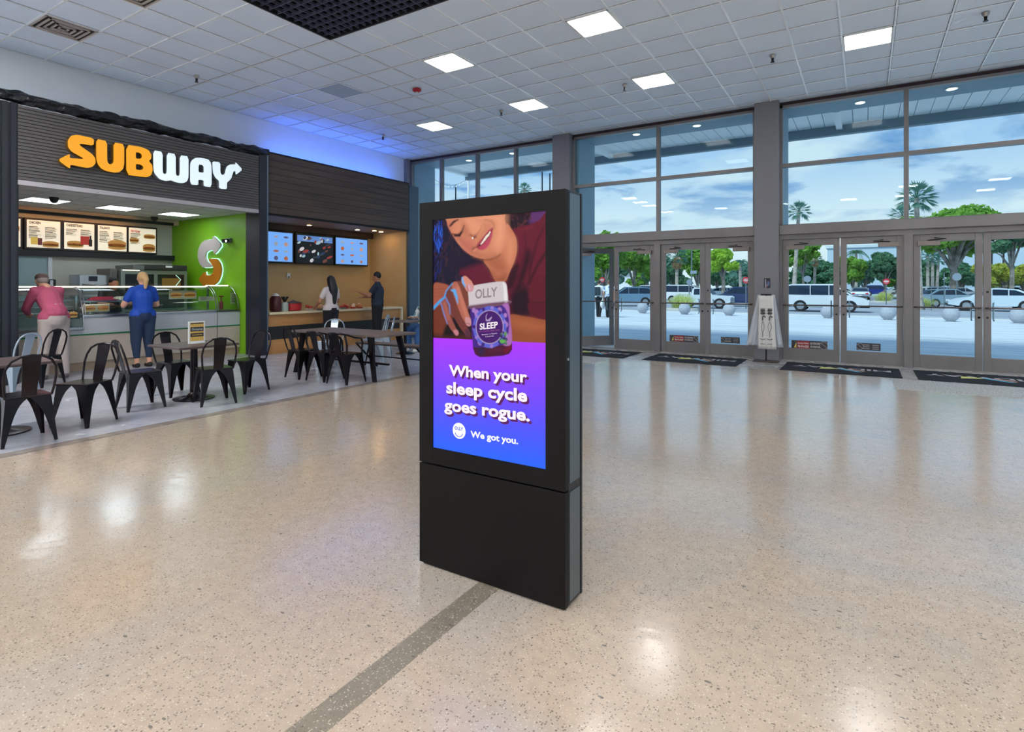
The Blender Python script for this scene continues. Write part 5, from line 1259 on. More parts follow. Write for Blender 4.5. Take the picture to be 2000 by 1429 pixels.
def person(name_loc, rz, lab, P, top=None, leg=None, shoe=None, skin=None, hair=None, girth=1.0, sleeve='short', s=1.0, cat='person', hairf=None, face=True, legs='long', extra=None, vox=.011):
    J = {k: [Vector(v), Vector((v[0], -v[1], v[2]))] for k, v in STAND.items()}
    for k, v in P.items():
        J[k] = [Vector(v[0]), Vector(v[1])] if isinstance(v[0], (tuple, list)) else [Vector(v), Vector((v[0], -v[1], v[2]))]
    t = thing('person', lab, cat, name_loc, R(rz)); t.scale = (s, s, s); g = girth
    j = lambda k, i=0: J[k][i]
    hd = j('head'); skin = skin or M_skin
    caps = []; ell = []
    nk = j('neck')
    caps.append((nk - Vector((0, 0, .04)), hd - Vector((.015, 0, .06)), .056, .05))
    tilt = J.get('tilt', [Vector((0, 0, 0))])[0]
    fwd = Vector((math.cos(tilt.x), math.sin(tilt.y), -math.sin(tilt.x))).normalized()      # where the face points
    ell += [(hd, (.092, .076, .108)), (hd + fwd * .03 - Vector((0, 0, .055)), (.06, .055, .055)), (hd + fwd * .05 - Vector((0, 0, .088)), (.03, .028, .024))]
    caps.append((hd + fwd * .088 + Vector((0, 0, .012)), hd + fwd * .108 - Vector((0, 0, .022)), .010, .015))      # nose
    caps.append((hd + fwd * .085 - Vector((0, .022, .052)), hd + fwd * .085 + Vector((0, .022, -.052)), .010, .010))      # lips
    sd_ = Vector((0, 0, 1)).cross(fwd).normalized()
    for q in (-1, 1): ell.append((hd + sd_ * .078 * q - Vector((0, 0, .01)), (.02, .01, .03)))
    caps += [(j('pelvis'), j('waist'), .12 * g, .11 * g), (j('waist'), j('chest'), .11 * g, .125 * g), (j('chest'), nk, .11, .06)]
    for i in (0, 1):
        caps += [(j('chest'), j('sh', i), .09, .055), (nk - Vector((0, 0, .02)), j('sh', i), .045, .045), (j('sh', i), j('elbow', i), .052 * g, .04 * g), (j('elbow', i), j('wrist', i), .04 * g, .027)]
        caps += [(j('pelvis'), j('hip', i), .10, .095 * g), (j('hip', i), j('knee', i), .088 * g, .056 * g), (j('knee', i), j('ankle', i), .055 * g, .036)]
        caps += [(j('ankle', i), j('ankle', i) + Vector((.11, 0, -.045)), .036, .028)]
        hdir = j('wrist', i) - j('elbow', i)
        hd_ = J['hdir'][i] if 'hdir' in J else hdir
        hand(caps, j('wrist', i), hd_, 1 if i == 0 else -1, .35, 1.0)
    body = obj_body = remeshed('body', caps, ell, skin, t, vox=.0085, sm=2)
    if face:
        for q in (-1, 1):
            bm = bmesh.new(); sphere(bm, hd + fwd * .079 + sd_ * .03 * q + Vector((0, 0, .016)), .011, 8); obj('eye', bm, mat('eye_dark', (40, 30, 28), .3), t)
    # clothes
    e = .016
    cp = [(j('pelvis') + Vector((0, 0, .07)), j('waist'), .125 * g + e, .115 * g + e), (j('waist'), j('chest'), .115 * g + e, .13 * g + e), (j('chest'), nk - Vector((0, 0, .03)), .12 + e, .06 + e)]
    for i in (0, 1):
        cp += [(j('chest'), j('sh', i), .095 + e, .045 + e), (nk - Vector((0, 0, .035)), j('sh', i), .05 + e, .045 + e * .8)]
        if sleeve == 'long': cp += [(j('sh', i), j('elbow', i), .05 * g + e * .7, .042 * g + e * .7), (j('elbow', i), j('wrist', i) + (j('elbow', i) - j('wrist', i)) * .04, .042 * g + e * .7, .03 + e * .7)]
        else: cp += [(j('sh', i), j('sh', i).lerp(j('elbow', i), .6), .046 * g + e * .7, .044 * g + e)]
        cp += [(j('pelvis') + Vector((0, 0, .0)), j('hip', i) + Vector((0, 0, .05)), .108 + e, .094 * g + e)]
    remeshed('top', cp, [], top, t, vox=.013, sm=5)
    cp = [(j('pelvis') - Vector((0, 0, .03)), j('pelvis') + Vector((0, 0, .09)), .132 * g, .126 * g)]
    for i in (0, 1):
        k = j('knee', i); a = j('ankle', i)
        cp += [(j('pelvis') - Vector((0, 0, .01)), j('hip', i), .112 * g, .105 * g + .004), (j('hip', i), k, .1 * g + .004, .068 * g + .006)]
        end = a if legs == 'long' else k.lerp(a, .72)
        cp += [(k, end, .068 * g + .006, (.06 if legs == 'long' else .052))]
    remeshed('trousers', cp, [], leg, t, vox=.013, sm=5)
    for i in (0, 1):
        a = j('ankle', i); z = max(a.z - .06, .0)
        remeshed('shoe', [(a + Vector((-.03, 0, -.035)), a + Vector((.13, 0, -.05)), .045, .036)], [], shoe or M_dark, t, vox=.012)
    if hairf: hairf(t, hd, fwd, sd_)
    return t
def hair_short(col):
    def f(t, hd, fwd, sd_):
        remeshed('hair', [], [(hd - fwd * .016 + Vector((0, 0, .028)), (.096, .084, .1))], mat('hair_' + str(col), col, .6), t, sm=1)
    return f
def hair_long(col):
    def f(t, hd, fwd, sd_):
        back = -fwd
        remeshed('hair', [(hd + back * .03 + Vector((0, 0, .02)), hd + back * .1 - Vector((0, 0, .2)), .095, .11), (hd + back * .1 - Vector((0, 0, .2)), hd + back * .13 - Vector((0, 0, .5)), .11, .055)], [(hd + back * .018 + Vector((0, 0, .03)), (.098, .09, .1))], mat('hair_' + str(col), col, .45), t, sm=2)
    return f
def hair_tail(col):
    def f(t, hd, fwd, sd_):
        back = -fwd
        remeshed('hair', [(hd + back * .07 + Vector((0, 0, .05)), hd + back * .15 - Vector((0, 0, .02)), .045, .05), (hd + back * .15 - Vector((0, 0, .02)), hd + back * .13 - Vector((0, 0, .17)), .05, .025)], [(hd + back * .018 + Vector((0, 0, .025)), (.096, .086, .1))], mat('hair_' + str(col), col, .5), t, sm=2)
    return f
def cap_hat(col, hcol):
    def f(t, hd, fwd, sd_):
        remeshed('hair', [], [(hd - fwd * .02 - Vector((0, 0, .0)), (.092, .084, .085))], mat('hair_grey', hcol, .6), t, sm=1)
        remeshed('cap', [(hd + fwd * .06 + Vector((0, 0, .05)), hd + fwd * .15 + Vector((0, 0, .03)), .03, .012)], [(hd + Vector((0, 0, .045)), (.1, .088, .075))], mat('cap_brown', col, .6), t, sm=2)
    return f
person((-10.68, 3.68, .005), 186, 'person in pink jumper, beige trousers and cap leaning over the sandwich counter',
       dict(pelvis=(-.04, 0, .95), waist=(.02, 0, 1.08), chest=(.15, 0, 1.24), sh=(.2, .165, 1.36), neck=(.24, 0, 1.42), head=(.36, 0, 1.52), tilt=(.7, 0, 0), elbow=((.34, .215, 1.08), (.34, -.215, 1.08)), wrist=((.54, .1, 1.0), (.54, -.12, 1.0)), knee=((.02, .12, .48), (-.04, -.1, .48)), ankle=((.0, .13, .08), (-.1, -.1, .08))),
       mat('pink_jumper', (176, 78, 106), .8, bump=(40, .3)), mat('beige_trousers', (172, 160, 154), .8, bump=(8, .5)), mat('shoe_grey', (84, 80, 80), .5), sleeve='long', girth=1.14, hairf=cap_hat((92, 70, 64), (150, 140, 136)), s=1.0)
person((-10.85, 5.03, .005), 176, 'person with blond ponytail in blue polo and cropped jeans at the sandwich counter',
       dict(elbow=((.1, .27, 1.12), (.1, -.27, 1.12)), wrist=((.34, .17, 1.14), (.32, -.17, 1.1)), knee=((.0, .11, .48), (.02, -.1, .48))),
       mat('royal_blue_polo', (14, 70, 172), .7, bump=(12, .4)), mat('dark_jeans', (30, 48, 78), .8), M_dark, girth=1.2, legs='crop', hairf=hair_tail((206, 166, 116)), s=.98)
person((-12.35, 5.15, .005), 0, 'shop worker with black hair and black top bending behind the sandwich counter',
       dict(chest=(.05, 0, 1.22), head=(.14, 0, 1.48), neck=(.08, 0, 1.38), sh=(.06, .17, 1.32), tilt=(.5, 0, 0), elbow=((.2, .26, 1.1), (.2, -.26, 1.1)), wrist=((.42, .14, 1.08), (.42, -.14, 1.08))),
       mat('black_top', (24, 26, 26), .7), mat('black_trousers', (22, 22, 26), .8), hairf=hair_short((22, 18, 18)), skin=M_skin2)
person((-10.18, 8.62, .005), 178, 'person in white tee with long black hair, back to us at the food counter',
       dict(elbow=((.06, .27, 1.12), (.08, -.26, 1.12)), wrist=((.28, .2, 1.02), (.3, -.2, 1.02))),
       mat('white_tee', (214, 202, 200), .8, bump=(10, .5)), mat('black_trousers', 0), girth=1.05, hairf=hair_long((18, 16, 20)), s=.965, skin=M_skin2)
person((-10.08, 9.95, .005), -150, 'person in navy tee pointing with outstretched arm over the food counter',
       dict(elbow=((.14, .25, 1.16), (.16, -.26, 1.14)), wrist=((.38, .14, 1.24), (.4, -.2, 1.12)), tilt=(.35, 0, 0)),
       mat('navy_tee', (30, 42, 58), .8, bump=(10, .4)), mat('black_trousers', 0), girth=1.1, hairf=hair_short((20, 18, 18)), s=1.03, skin=M_skin2)
SIT = dict(pelvis=(-.05, 0, .52), waist=(-.04, 0, .65), chest=(-.02, 0, .82), sh=(-.0, .17, .95), neck=(0, 0, 1.01), head=(.05, 0, 1.13), hip=(0, .1, .5), knee=(.4, .14, .48), ankle=(.36, .14, .08), elbow=(.1, .24, .72), wrist=(.32, .12, .74), tilt=(.3, 0, 0))
person((-8.36, 9.72, .005), -95, 'seated person in teal and white top and blue jeans beside the kiosk edge', SIT, mat('teal_top', (92, 128, 132), .8, noise=(9, (220, 222, 222), .5, .54)), mat('blue_jeans', (62, 104, 160), .8), M_white, hairf=hair_short((50, 40, 38)), sleeve='long', skin=M_skin2)
chair(-8.38, 9.8, -95, 'dark metal chair under the seated person by the kiosk edge')
for a, lab, tm, kw in (((1170, 619), 'person in white top with dark backpack walking away outside the open door', mat('white_top_out', (236, 238, 240), .8), dict(hairf=hair_short((70, 56, 50)))),
                 ((1189, 620), 'person in white and blue patterned shirt walking away outside the open door', mat('patterned_shirt', (230, 236, 244), .8, noise=(14, (90, 120, 180), .52, .56)), dict(hairf=hair_short((120, 90, 70)), girth=1.2))):
    p = PX(*a, z=0)
    w_ = person((p.x, p.y, .0), 92, lab, dict(knee=((.08, .1, .48), (-.03, -.1, .48)), ankle=((.06, .1, .08), (-.2, -.1, .1)), wrist=((.1, .27, .9), (-.02, -.27, .88))), tm, mat('black_trousers', 0), s=.98, **kw)
    if 'backpack' in lab:
        bp = bmesh.new(); box(bp, -.28, -.13, -.15, .15, .98, 1.38, bev=.05); k_ = solo('backpack', bp, mat('backpack_dark', (34, 52, 62), .7), 'dark backpack worn by the walking person in the white top', 'backpack'); k_.location = (p.x, p.y - .22, .98)
        k_.rotation_euler = (0, 0, R(92))
    else:
        bp = bmesh.new(); sphere(bp, (0, 0, .2), 1, 14, (.1, .16, .2)); tube(bp, [(0, -.06, .36), (0, 0, .5), (0, .06, .36)], .008, 6)
        k_ = solo('carrier_bag', bp, M_white, 'white carrier bag held by the walker in the patterned shirt', 'bag'); k_.location = (p.x - .3, p.y + .0, .4)
# ================================================================ outside
M_pave = mat('pale_paving', (226, 228, 228), .6, noise=(.6, (176, 190, 200), .42, .66))
nt = M_pave.node_tree; b = nt.nodes['Principled BSDF']
_n = [q for q in nt.nodes if q.type == 'TEX_NOISE'][0]; _m = nt.nodes.new('ShaderNodeMapping'); _m.inputs['Scale'].default_value = (.6, 9, 1); nt.links.new([q for q in nt.nodes if q.type == 'TEX_COORD'][0].outputs['Object'], _m.inputs[0]); nt.links.new(_m.outputs[0], _n.inputs['Vector'])
tc_ = nt.nodes.new('ShaderNodeTexCoord'); mp = nt.nodes.new('ShaderNodeMapping'); mp.inputs['Scale'].default_value = (.35, 6, 1); nz_ = nt.nodes.new('ShaderNodeTexNoise'); nz_.inputs['Scale'].default_value = 1.2; nz_.inputs['Detail'].default_value = 6
nt.links.new(tc_.outputs['Object'], mp.inputs[0]); nt.links.new(mp.outputs[0], nz_.inputs[0]); bp_ = nt.nodes.new('ShaderNodeBump'); bp_.inputs['Strength'].default_value = 1.0; bp_.inputs['Distance'].default_value = .05
nt.links.new(nz_.outputs[0], bp_.inputs['Height']); nt.links.new(bp_.outputs[0], b.inputs['Normal'])
gr = struct('ground_paving', B(-60, 60, GY + .15, 31, -.12, -.005), M_pave); gr.name = 'ground'
M_asph = mat('asphalt', (150, 156, 166), .8, noise=(.3, (166, 170, 178), .35, .65))
struct('road', B(-160, 200, 31.15, 320, -.2, -.06), M_asph)
struct('ground', B(8.25, 90, -60, GY + .15, -.12, -.006), M_pave)
struct('kerb', B(-60, 60, 31, 31.15, -.15, .02), mat('kerb_white', (222, 222, 218), .6))
M_line = mat('road_paint', (226, 226, 222), .6)
rl = bmesh.new(); box(rl, -60, 60, 33.4, 33.5, -.06, -.052); rm = struct('road_marking', rl, M_line)
for y in (47.5, 47.9): struct('road_marking', B(-60, 60, y, y + .12, -.06, -.052), M_line)
# canopy
M_can = mat('canopy_white', (250, 252, 252), .6); M_conc = MATS['outside_beam_concrete']
cn = struct('canopy', B(-10.98, 8, 13.2, 14.85, 5.08, 5.2), M_conc)
bm = bmesh.new(); x = -10.95
while x < 7.9: box(bm, x, x + .262, 13.18, 14.7, 5.05, 5.08); x += .275
obj('boards', bm, M_can, cn); obj('edge_beam', B(-10.98, 8, 14.7, 14.86, 4.85, 5.3), mat('canopy_edge', (120, 140, 152), .6), cn)
for x in (-10.9, -5.95, -.5, 3.1): obj('cross_beam', B(x - .06, x + .06, 13.2, 14.7, 4.95, 5.05), M_can, cn)
for i, (x0, x1) in enumerate(((-11.6, -10.98), (-6.35, -5.79), (-1.9, -1.38), (2.7, 3.2))):
    struct('wall_outside_%s' % ('left', 'second', 'third', 'right')[i], B(x0, x1, GY + .1, 13.2, 0, 4.96), M_conc)
for a, lab in (((1243, 262), 'round downlight in the outside beam above the left doors'), ((1361, 245), 'round downlight in the outside beam left of the wide pillar'), ((1680, 200), 'round downlight in the outside beam right of the wide pillar'),
               ((1859, 173), 'round downlight in the outside beam at the far right'), ((916, 313), 'round downlight outside seen over the kiosk, left one'), ((1001, 299), 'round downlight outside seen over the kiosk, right one')):
    p = PX(*a, z=4.955); d = thing('outdoor_downlight', lab, 'downlight', (p.x, p.y, 4.958), group='downlights under the outside beam')
    bm = bmesh.new(); lathe(bm, [(.1, 0), (.1, -.01), (.085, -.012)], n=20); obj('rim', bm, M_white, d)
    bm = bmesh.new(); lathe(bm, [(.08, -.012), (.078, -.016)], n=20); obj('lamp', bm, mat('lit_outside', (255, 244, 220), .5, emit=3), d)
# bollards
M_boll = mat('concrete_ball', (176, 180, 188), .7, noise=(12, (158, 164, 174), .3, .7))
bl = ['beyond the door left of the centre post', 'beyond the sticker door, left of the bag stand', 'beyond the door nearest the bag stand', 'beyond the first door right of the bag stand', 'beyond the second door right of the bag stand', 'beyond the third door right of the bag stand', 'cut by the right edge of the view']
for i, (px_, r) in enumerate(((1255, .29), (1337, .29), (1424, .29), (1617, .29), (1734, .3), (1857, .3), (1990, .3))):
    p = PX(px_, 600, y=28.6); bm = bmesh.new(); sphere(bm, (0, 0, r * .97), r, 28); lathe(bm, [(.16, -.004), (.15, .03)], n=16)
    o = obj('ball_bollard', bm, M_boll, smooth=True, loc=(p.x, 28.6, 0)); tag(o, 'round concrete ball bollard ' + bl[i], 'bollard', 'concrete ball bollards')
# ---- cars
M_tyre = mat('tyre', (26, 26, 30), .8); M_rim = mat('wheel_rim', (176, 180, 186), .3, .8); M_cwin = mat('car_window', (44, 62, 84), .08, spec=.8)
M_head = mat('headlamp', (226, 232, 238), .15); M_tail = mat('tail_lamp', (190, 30, 46), .3, emit=.25)
PROF = {
 'sedan': (4.6, .88, [(-2.28, .36), (-2.3, .7), (-2.2, .9), (-1.75, .98), (1.05, .93), (1.9, .8), (2.22, .66), (2.3, .4)], [(-1.85, .96), (-1.1, 1.34), (-.2, 1.42), (.35, 1.38), (1.2, .92)], .33),
 'suv': (4.6, .92, [(-2.2, .4), (-2.26, .8), (-2.2, 1.02), (-1.9, 1.06), (1.0, 1.02), (1.8, .95), (2.18, .78), (2.25, .45)], [(-2.15, 1.04), (-1.85, 1.56), (-1.2, 1.64), (.2, 1.64), (1.1, 1.02)], .38),
 'van': (4.9, .95, [(-2.4, .4), (-2.44, .9), (-2.4, 1.08), (-2.0, 1.1), (1.3, 1.06), (2.1, .92), (2.4, .75), (2.42, .42)], [(-2.38, 1.08), (-2.25, 1.72), (-1.9, 1.8), (.5, 1.8), (1.6, 1.04)], .37),
 'truck': (4.9, .96, [(-2.4, .5), (-2.42, 1.1), (-2.3, 1.16), (-1.0, 1.16), (1.0, 1.16), (2.2, 1.1), (2.38, 1.0), (2.4, .55)], [(-.9, 1.14), (-.8, 1.74), (-.5, 1.8), (.4, 1.8), (.95, 1.14)], .45)}
def car(x, y, ang, kind, c, lab, s=.93, cname=None):
    Lc, w, pr, cab, wr = PROF[kind]
    t = thing('car' if kind in ('sedan', 'suv') else 'van' if kind == 'van' else 'pickup_truck', lab, 'car' if kind in ('sedan', 'suv') else kind, (x, y, -.055), R(ang), 'vehicles in the car park'); t.scale = (s, s, s)
    mp_ = mat('paint_%d_%d_%d' % c, c, .22, .2, coat=.6)
    ax = 1.38 if kind != 'truck' else 1.5
    low = []
    for cx_ in (ax, -ax):
        low += [(cx_ + (wr + .05) * math.cos(a), wr * .92 + (wr + .05) * math.sin(a)) for a in np.linspace(0, PI, 9)]
    low = [(p[0], max(p[1], .3)) for p in low]
    polyp = pr + low if pr[-1][0] > 0 else pr
    bm = bmesh.new(); n = len(polyp); lay = []
    for yy, k in ((-w, 1), (w, 1)):
        lay.append([bm.verts.new((p[0], yy * (1 if p[1] < .85 else .94), p[1])) for p in polyp])
    for i in range(n): bm.faces.new((lay[0][i], lay[0][(i + 1) % n], lay[1][(i + 1) % n], lay[1][i]))
    bmesh.ops.triangulate(bm, faces=[bm.faces.new(lay[0][::-1]), bm.faces.new(lay[1])])
    m = len(cab); c0_ = [bm.verts.new((p[0], -(w * .9 if p[1] < 1.2 else w * .72), p[1])) for p in cab]; c1_ = [bm.verts.new((p[0], (w * .9 if p[1] < 1.2 else w * .72), p[1])) for p in cab]
    for i in range(m): bm.faces.new((c0_[i], c0_[(i + 1) % m], c1_[(i + 1) % m], c1_[i]))
    bm.faces.new(c0_[::-1]); bm.faces.new(c1_)
    obj('body', bm, mp_, t)
    zb = min(p[1] for p in cab); zt = max(p[1] for p in cab)
    for sgn in (-1, 1):
        bm = bmesh.new(); q = [(cab[0][0] + .22, zb + .05), (cab[1][0] + .12, cab[1][1] - .06), (cab[2][0], zt - .09), (cab[3][0] - .02, zt - .09), (cab[4][0] - .22, zb + .05)]
        vs = [bm.verts.new((p[0], sgn * (w * (.9 - .18 * (p[1] - zb) / (zt - zb)) + .012), p[1])) for p in q]; bm.faces.new(vs)
        r = bmesh.ops.solidify(bm, geom=bm.faces[:], thickness=.02); wn = obj('side_window', bm, M_cwin, t)
        for f in (.38, .68):
            xx = q[0][0] + (q[4][0] - q[0][0]) * f
            obj('window_pillar', B(xx - .025, xx + .025, sgn * w * .74 - .05, sgn * w * .9 + .0, zb + .05, zt - .09), mp_, wn)
    def scr(a, b_, nm, dx):
        bm = bmesh.new(); vs = []
        for p, f in ((a, .86), (b_, .68)):
            for sgn in (-1, 1): vs.append(bm.verts.new((p[0] + dx, sgn * w * f, p[1] + .012)))
        bm.faces.new((vs[0], vs[1], vs[3], vs[2])); bmesh.ops.solidify(bm, geom=bm.faces[:], thickness=.02); obj(nm, bm, M_cwin, t)
    L2_ = lambda a, b_, f: (a[0] + (b_[0] - a[0]) * f, a[1] + (b_[1] - a[1]) * f)
    scr(L2_(cab[4], cab[3], .1), L2_(cab[4], cab[3], .88), 'windscreen', .012); scr(L2_(cab[0], cab[1], .12), L2_(cab[0], cab[1], .9), 'rear_window', -.012)
    for sx in (ax, -ax):
        for sy in (-1, 1):
            bm = bmesh.new(); tube(bm, [(sx, sy * (w - .2), wr), (sx, sy * (w + .01), wr)], wr, 18); wh = obj('wheel', bm, M_tyre, t)
            bm = bmesh.new(); tube(bm, [(sx, sy * (w + .0), wr), (sx, sy * (w + .02), wr)], wr * .62, 10); obj('rim', bm, M_rim, wh)
    for sy in (-1, 1):
        fz = pr[-2][1]; obj('headlamp', B(pr[-2][0] - .12, pr[-2][0] + .05, sy * w * .62 - .16, sy * w * .62 + .16, fz - .1, fz + .02, bev=.02), M_head, t)
        rz_ = pr[2][1]; obj('tail_lamp', B(pr[1][0] - .02, pr[2][0] + .06, sy * w * .7 - .14, sy * w * .7 + .14, rz_ - .22, rz_ - .08, bev=.02), M_tail, t)
    obj('bumper', B(pr[0][0] - .03, pr[-1][0] + .04, -w * .9, w * .9, .3, .46, bev=.03), mat('bumper_dark', (40, 44, 50), .6), t)
    obj('number_plate', B(pr[0][0] - .045, pr[0][0] - .03, -.15, .15, .5, .6), M_white, t)
    return t
def carpx(px_, Z, ang, kind, c, lab, s=.93):
    u = (px_ - 1000) / FPX; x = Z * (u * CS - SN); y = Z * (u * SN + CS); return car(x, y, ang, kind, c, lab, s)
WT = (222, 228, 232)
carpx(1612, 32.6, 0, 'van', WT, 'large white people carrier driving past right of the bag stand', .88)
car(6.35, 43.3, 180, 'sedan', (206, 222, 232), 'pale silver saloon seen through the right hand doors', .95)
carpx(1440, 41, 180, 'suv', (28, 52, 96), 'dark blue sport utility car left of the bag stand', .85)
carpx(1375, 37.5, 0, 'truck', (206, 216, 222), 'pale off road truck with big wheels behind the door post', .75)
carpx(1345, 48, 0, 'van', (226, 230, 232), 'white panel van behind the ornamental grass', .86)
carpx(1226, 41.5, 205, 'suv', (110, 142, 168), 'blue grey sport utility car beyond the fixed left door', .85)
u_ = (1680 - 1000) / FPX
carpx(1680, 58, math.degrees(math.atan2(u_ * SN + CS, u_ * CS - SN)), 'sedan', (158, 170, 186), 'grey saloon driving away, seen from the rear')
carpx(1848, 38.5, 30, 'sedan', (150, 176, 190), 'grey green saloon parked left of the pale silver saloon', .9)
carpx(1838, 46, 30, 'suv', (214, 220, 228), 'white sport utility car parked behind the grey green saloon', .85)
carpx(1806, 50, 200, 'sedan', (196, 206, 216), 'light saloon with red tail lamps beside the leaning post', .95)
carpx(1872, 55, 30, 'sedan', (170, 176, 180), 'silver saloon parked below the octagonal sign')
carpx(1975, 70, 10, 'sedan', (90, 100, 110), 'dark saloon in front of the yellow green hedge')
carpx(1262, 58, 110, 'suv', (224, 214, 214), 'white car with red tail lamps behind the blue grey one')
carpx(1308, 63, 20, 'sedan', (44, 60, 84), 'dark blue saloon left of the white van')
carpx(1282, 66, 30, 'suv', (170, 180, 186), 'silver car far behind the centre post')
carpx(1240, 74, 10, 'sedan', (214, 220, 222), 'small white car far off under the left trees')
carpx(1172, 60, 20, 'sedan', (120, 136, 150), 'grey saloon behind the two walking people')
carpx(1420, 62, 0, 'sedan', (190, 206, 214), 'pale saloon far behind the dark blue car')
carpx(1640, 66, 20, 'sedan', (216, 222, 226), 'white saloon behind the grey one driving away')
carpx(1716, 78, 10, 'suv', (40, 60, 150), 'blue car far off next to the no entry sign')
carpx(1765, 72, 10, 'sedan', (200, 206, 210), 'pale car hidden behind the door stile')
# ---- plants
def leaves(blobs, n, size, seed, flat=.6, up=False):
    """one mesh of many small bent leaf sprays filling the given blobs"""
    rg = np.random.default_rng(seed); vol = np.array([b[3] * b[4] * b[5] for b in blobs]); pick = rg.choice(len(blobs), n, p=vol / vol.sum())
    d = rg.normal(size=(n, 3)); d /= np.linalg.norm(d, axis=1)[:, None]; r = rg.uniform(.45, 1.0, n) ** .5
    bb = np.array([b[:6] for b in blobs]); c = bb[pick, :3] + d * r[:, None] * bb[pick, 3:6]
    nrm = d + rg.normal(scale=.6, size=(n, 3)); nrm[:, 2] += .4; nrm /= np.linalg.norm(nrm, axis=1)[:, None]
    a = np.cross(nrm, rg.normal(size=(n, 3))); a /= np.linalg.norm(a, axis=1)[:, None]; b_ = np.cross(nrm, a)
    s = size * rg.uniform(.6, 1.3, n)[:, None]
    v = np.stack([c - a * s, c + b_ * s * flat, c + a * s, c - b_ * s * flat + nrm * s * .3], 1).reshape(-1, 3)
    me = bpy.data.meshes.new('foliage'); me.vertices.add(4 * n); me.vertices.foreach_set('co', v.ravel()); me.loops.add(4 * n); me.loops.foreach_set('vertex_index', np.arange(4 * n)); me.polygons.add(n); me.polygons.foreach_set('loop_start', np.arange(0, 4 * n, 4)); me.update(calc_edges=True)
    return me
def leafmat(name, c, c2):
    m = mat(name, c, .6, noise=(1.6, c2, .35, .65)); nt = m.node_tree; b = nt.nodes['Principled BSDF']
    if 'T' not in [n.name for n in nt.nodes]:
        tr = nt.nodes.new('ShaderNodeBsdfTranslucent'); tr.name = 'T'; tr.inputs[0].default_value = lin(c2); mx = nt.nodes.new('ShaderNodeMixShader'); mx.inputs[0].default_value = .45
        nt.links.new(b.outputs[0], mx.inputs[1]); nt.links.new(tr.outputs[0], mx.inputs[2]); nt.links.new(mx.outputs[0], nt.nodes['Material Output'].inputs[0])
    return m
ML = {'g': leafmat('leaf_green', (96, 150, 58), (140, 190, 70)), 'p': leafmat('leaf_pale_grass', (190, 206, 120), (222, 228, 150)), 'd': leafmat('leaf_dark', (64, 116, 88), (98, 152, 108)), 'y': leafmat('leaf_yellow_green', (136, 190, 56), (186, 220, 80)), 'b': leafmat('leaf_blue_green', (78, 130, 116), (110, 160, 140)), 'h': leafmat('leaf_hedge', (150, 176, 70), (206, 206, 92))}
M_bark = mat('bark_grey', (150, 146, 138), .9, noise=(3, (110, 104, 96), .4, .6)); M_palmt = mat('palm_trunk', (186, 180, 170), .9, noise=(5, (150, 140, 130), .4, .6))
def at(px_, Z): u = (px_ - 1000) / FPX; return Z * (u * CS - SN), Z * (u * SN + CS)
def zpy(py, Z): return CH + (HOR - py) / FPX * Z
TS = [0]
def tree(px_, Z, top, bot, wpx, kind, lab, n=2600, spread=5, trunk=.16):
    TS[0] += 1; x, y = at(px_, Z); z1 = zpy(top, Z); z0 = zpy(bot, Z); w = wpx / FPX * Z / 2; rg = random.Random(TS[0])
    t = thing('tree', lab, 'tree', (x, y, -.06), group='trees round the car park'); bl_ = []; tips = []
    for k in range(spread * 3):
        a = 2 * PI * k * 1.618 + rg.uniform(-.4, .4); r = w * rg.uniform(.3, .85); h = rg.uniform(.15, .85)
        c = (r * math.cos(a), r * math.sin(a), z0 + (z1 - z0) * h); f_ = rg.uniform(.2, .36); bl_.append(c + (w * f_, w * f_, (z1 - z0) * f_ * .55)); tips.append(c)
    bl_.append((0, 0, z0 + (z1 - z0) * .62, w * .5, w * .5, (z1 - z0) * .36))
    o = obj('foliage', leaves(bl_, int(n * 1.5), .2 * Z / 60 + .02, TS[0]), ML[kind], t)
    bm = bmesh.new(); tube(bm, [(0, 0, 0), (.05, 0, z0 * .6), (0, .05, z0 + (z1 - z0) * .3)], [trunk, trunk * .8, trunk * .5], 8)
    for c in tips[:spread + 2]: tube(bm, [(0, 0, z0 * .7), (c[0] * .4, c[1] * .4, (z0 * .7 + c[2]) / 2 + .2), c], [trunk * .5, trunk * .35, trunk * .12], 6)
    obj('trunk', bm, M_bark, t, smooth=True); return t
tree(1182, 55, 448, 552, 76, 'g', 'green leafy tree above the two walking people outside', 3200)
tree(1238, 58, 470, 548, 66, 'g', 'rounded green tree beyond the fixed left door', 3000)
tree(1205, 80, 480, 556, 60, 'd', 'dark tree far behind the left green ones'); tree(1264, 84, 500, 556, 40, 'd', 'dark tree behind the left door post')
tree(1300, 70, 500, 556, 50, 'd', 'dark tree behind the skirted palm'); tree(1362, 60, 478, 545, 66, 'g', 'bright tree behind the lamp post with the sign', 3000)
tree(1412, 50, 480, 530, 58, 'y', 'yellow green tree beyond the door left of the bag stand', 3000, trunk=.2); tree(1452, 64, 512, 560, 70, 'b', 'blue green tree beside the round no entry sign')
tree(1400, 84, 515, 558, 60, 'd', 'dark tree low behind the yellow green one'); tree(1500, 70, 490, 556, 60, 'g', 'tree hidden behind the wide pillar')
tree(1568, 62, 470, 520, 70, 'g', 'green tree behind the leaning palm trunk', 3200); tree(1600, 74, 505, 556, 90, 'd', 'wide dark tree behind the white car roof', 3000)
tree(1665, 62, 500, 552, 50, 'g', 'round green tree beyond the second door right of the bag stand', 2400); tree(1728, 60, 490, 550, 64, 'd', 'dark green tree over the red no entry sign', 3000)
tree(1640, 82, 515, 556, 60, 'd', 'small dark tree far off behind the grey saloon')
tree(1862, 44, 403, 500, 190, 'g', 'large spreading tree with thick grey branches beyond the right doors', 7000, 8, .32); tree(1975, 40, 430, 492, 90, 'd', 'overhanging tree crown at the right edge of the view', 2600)
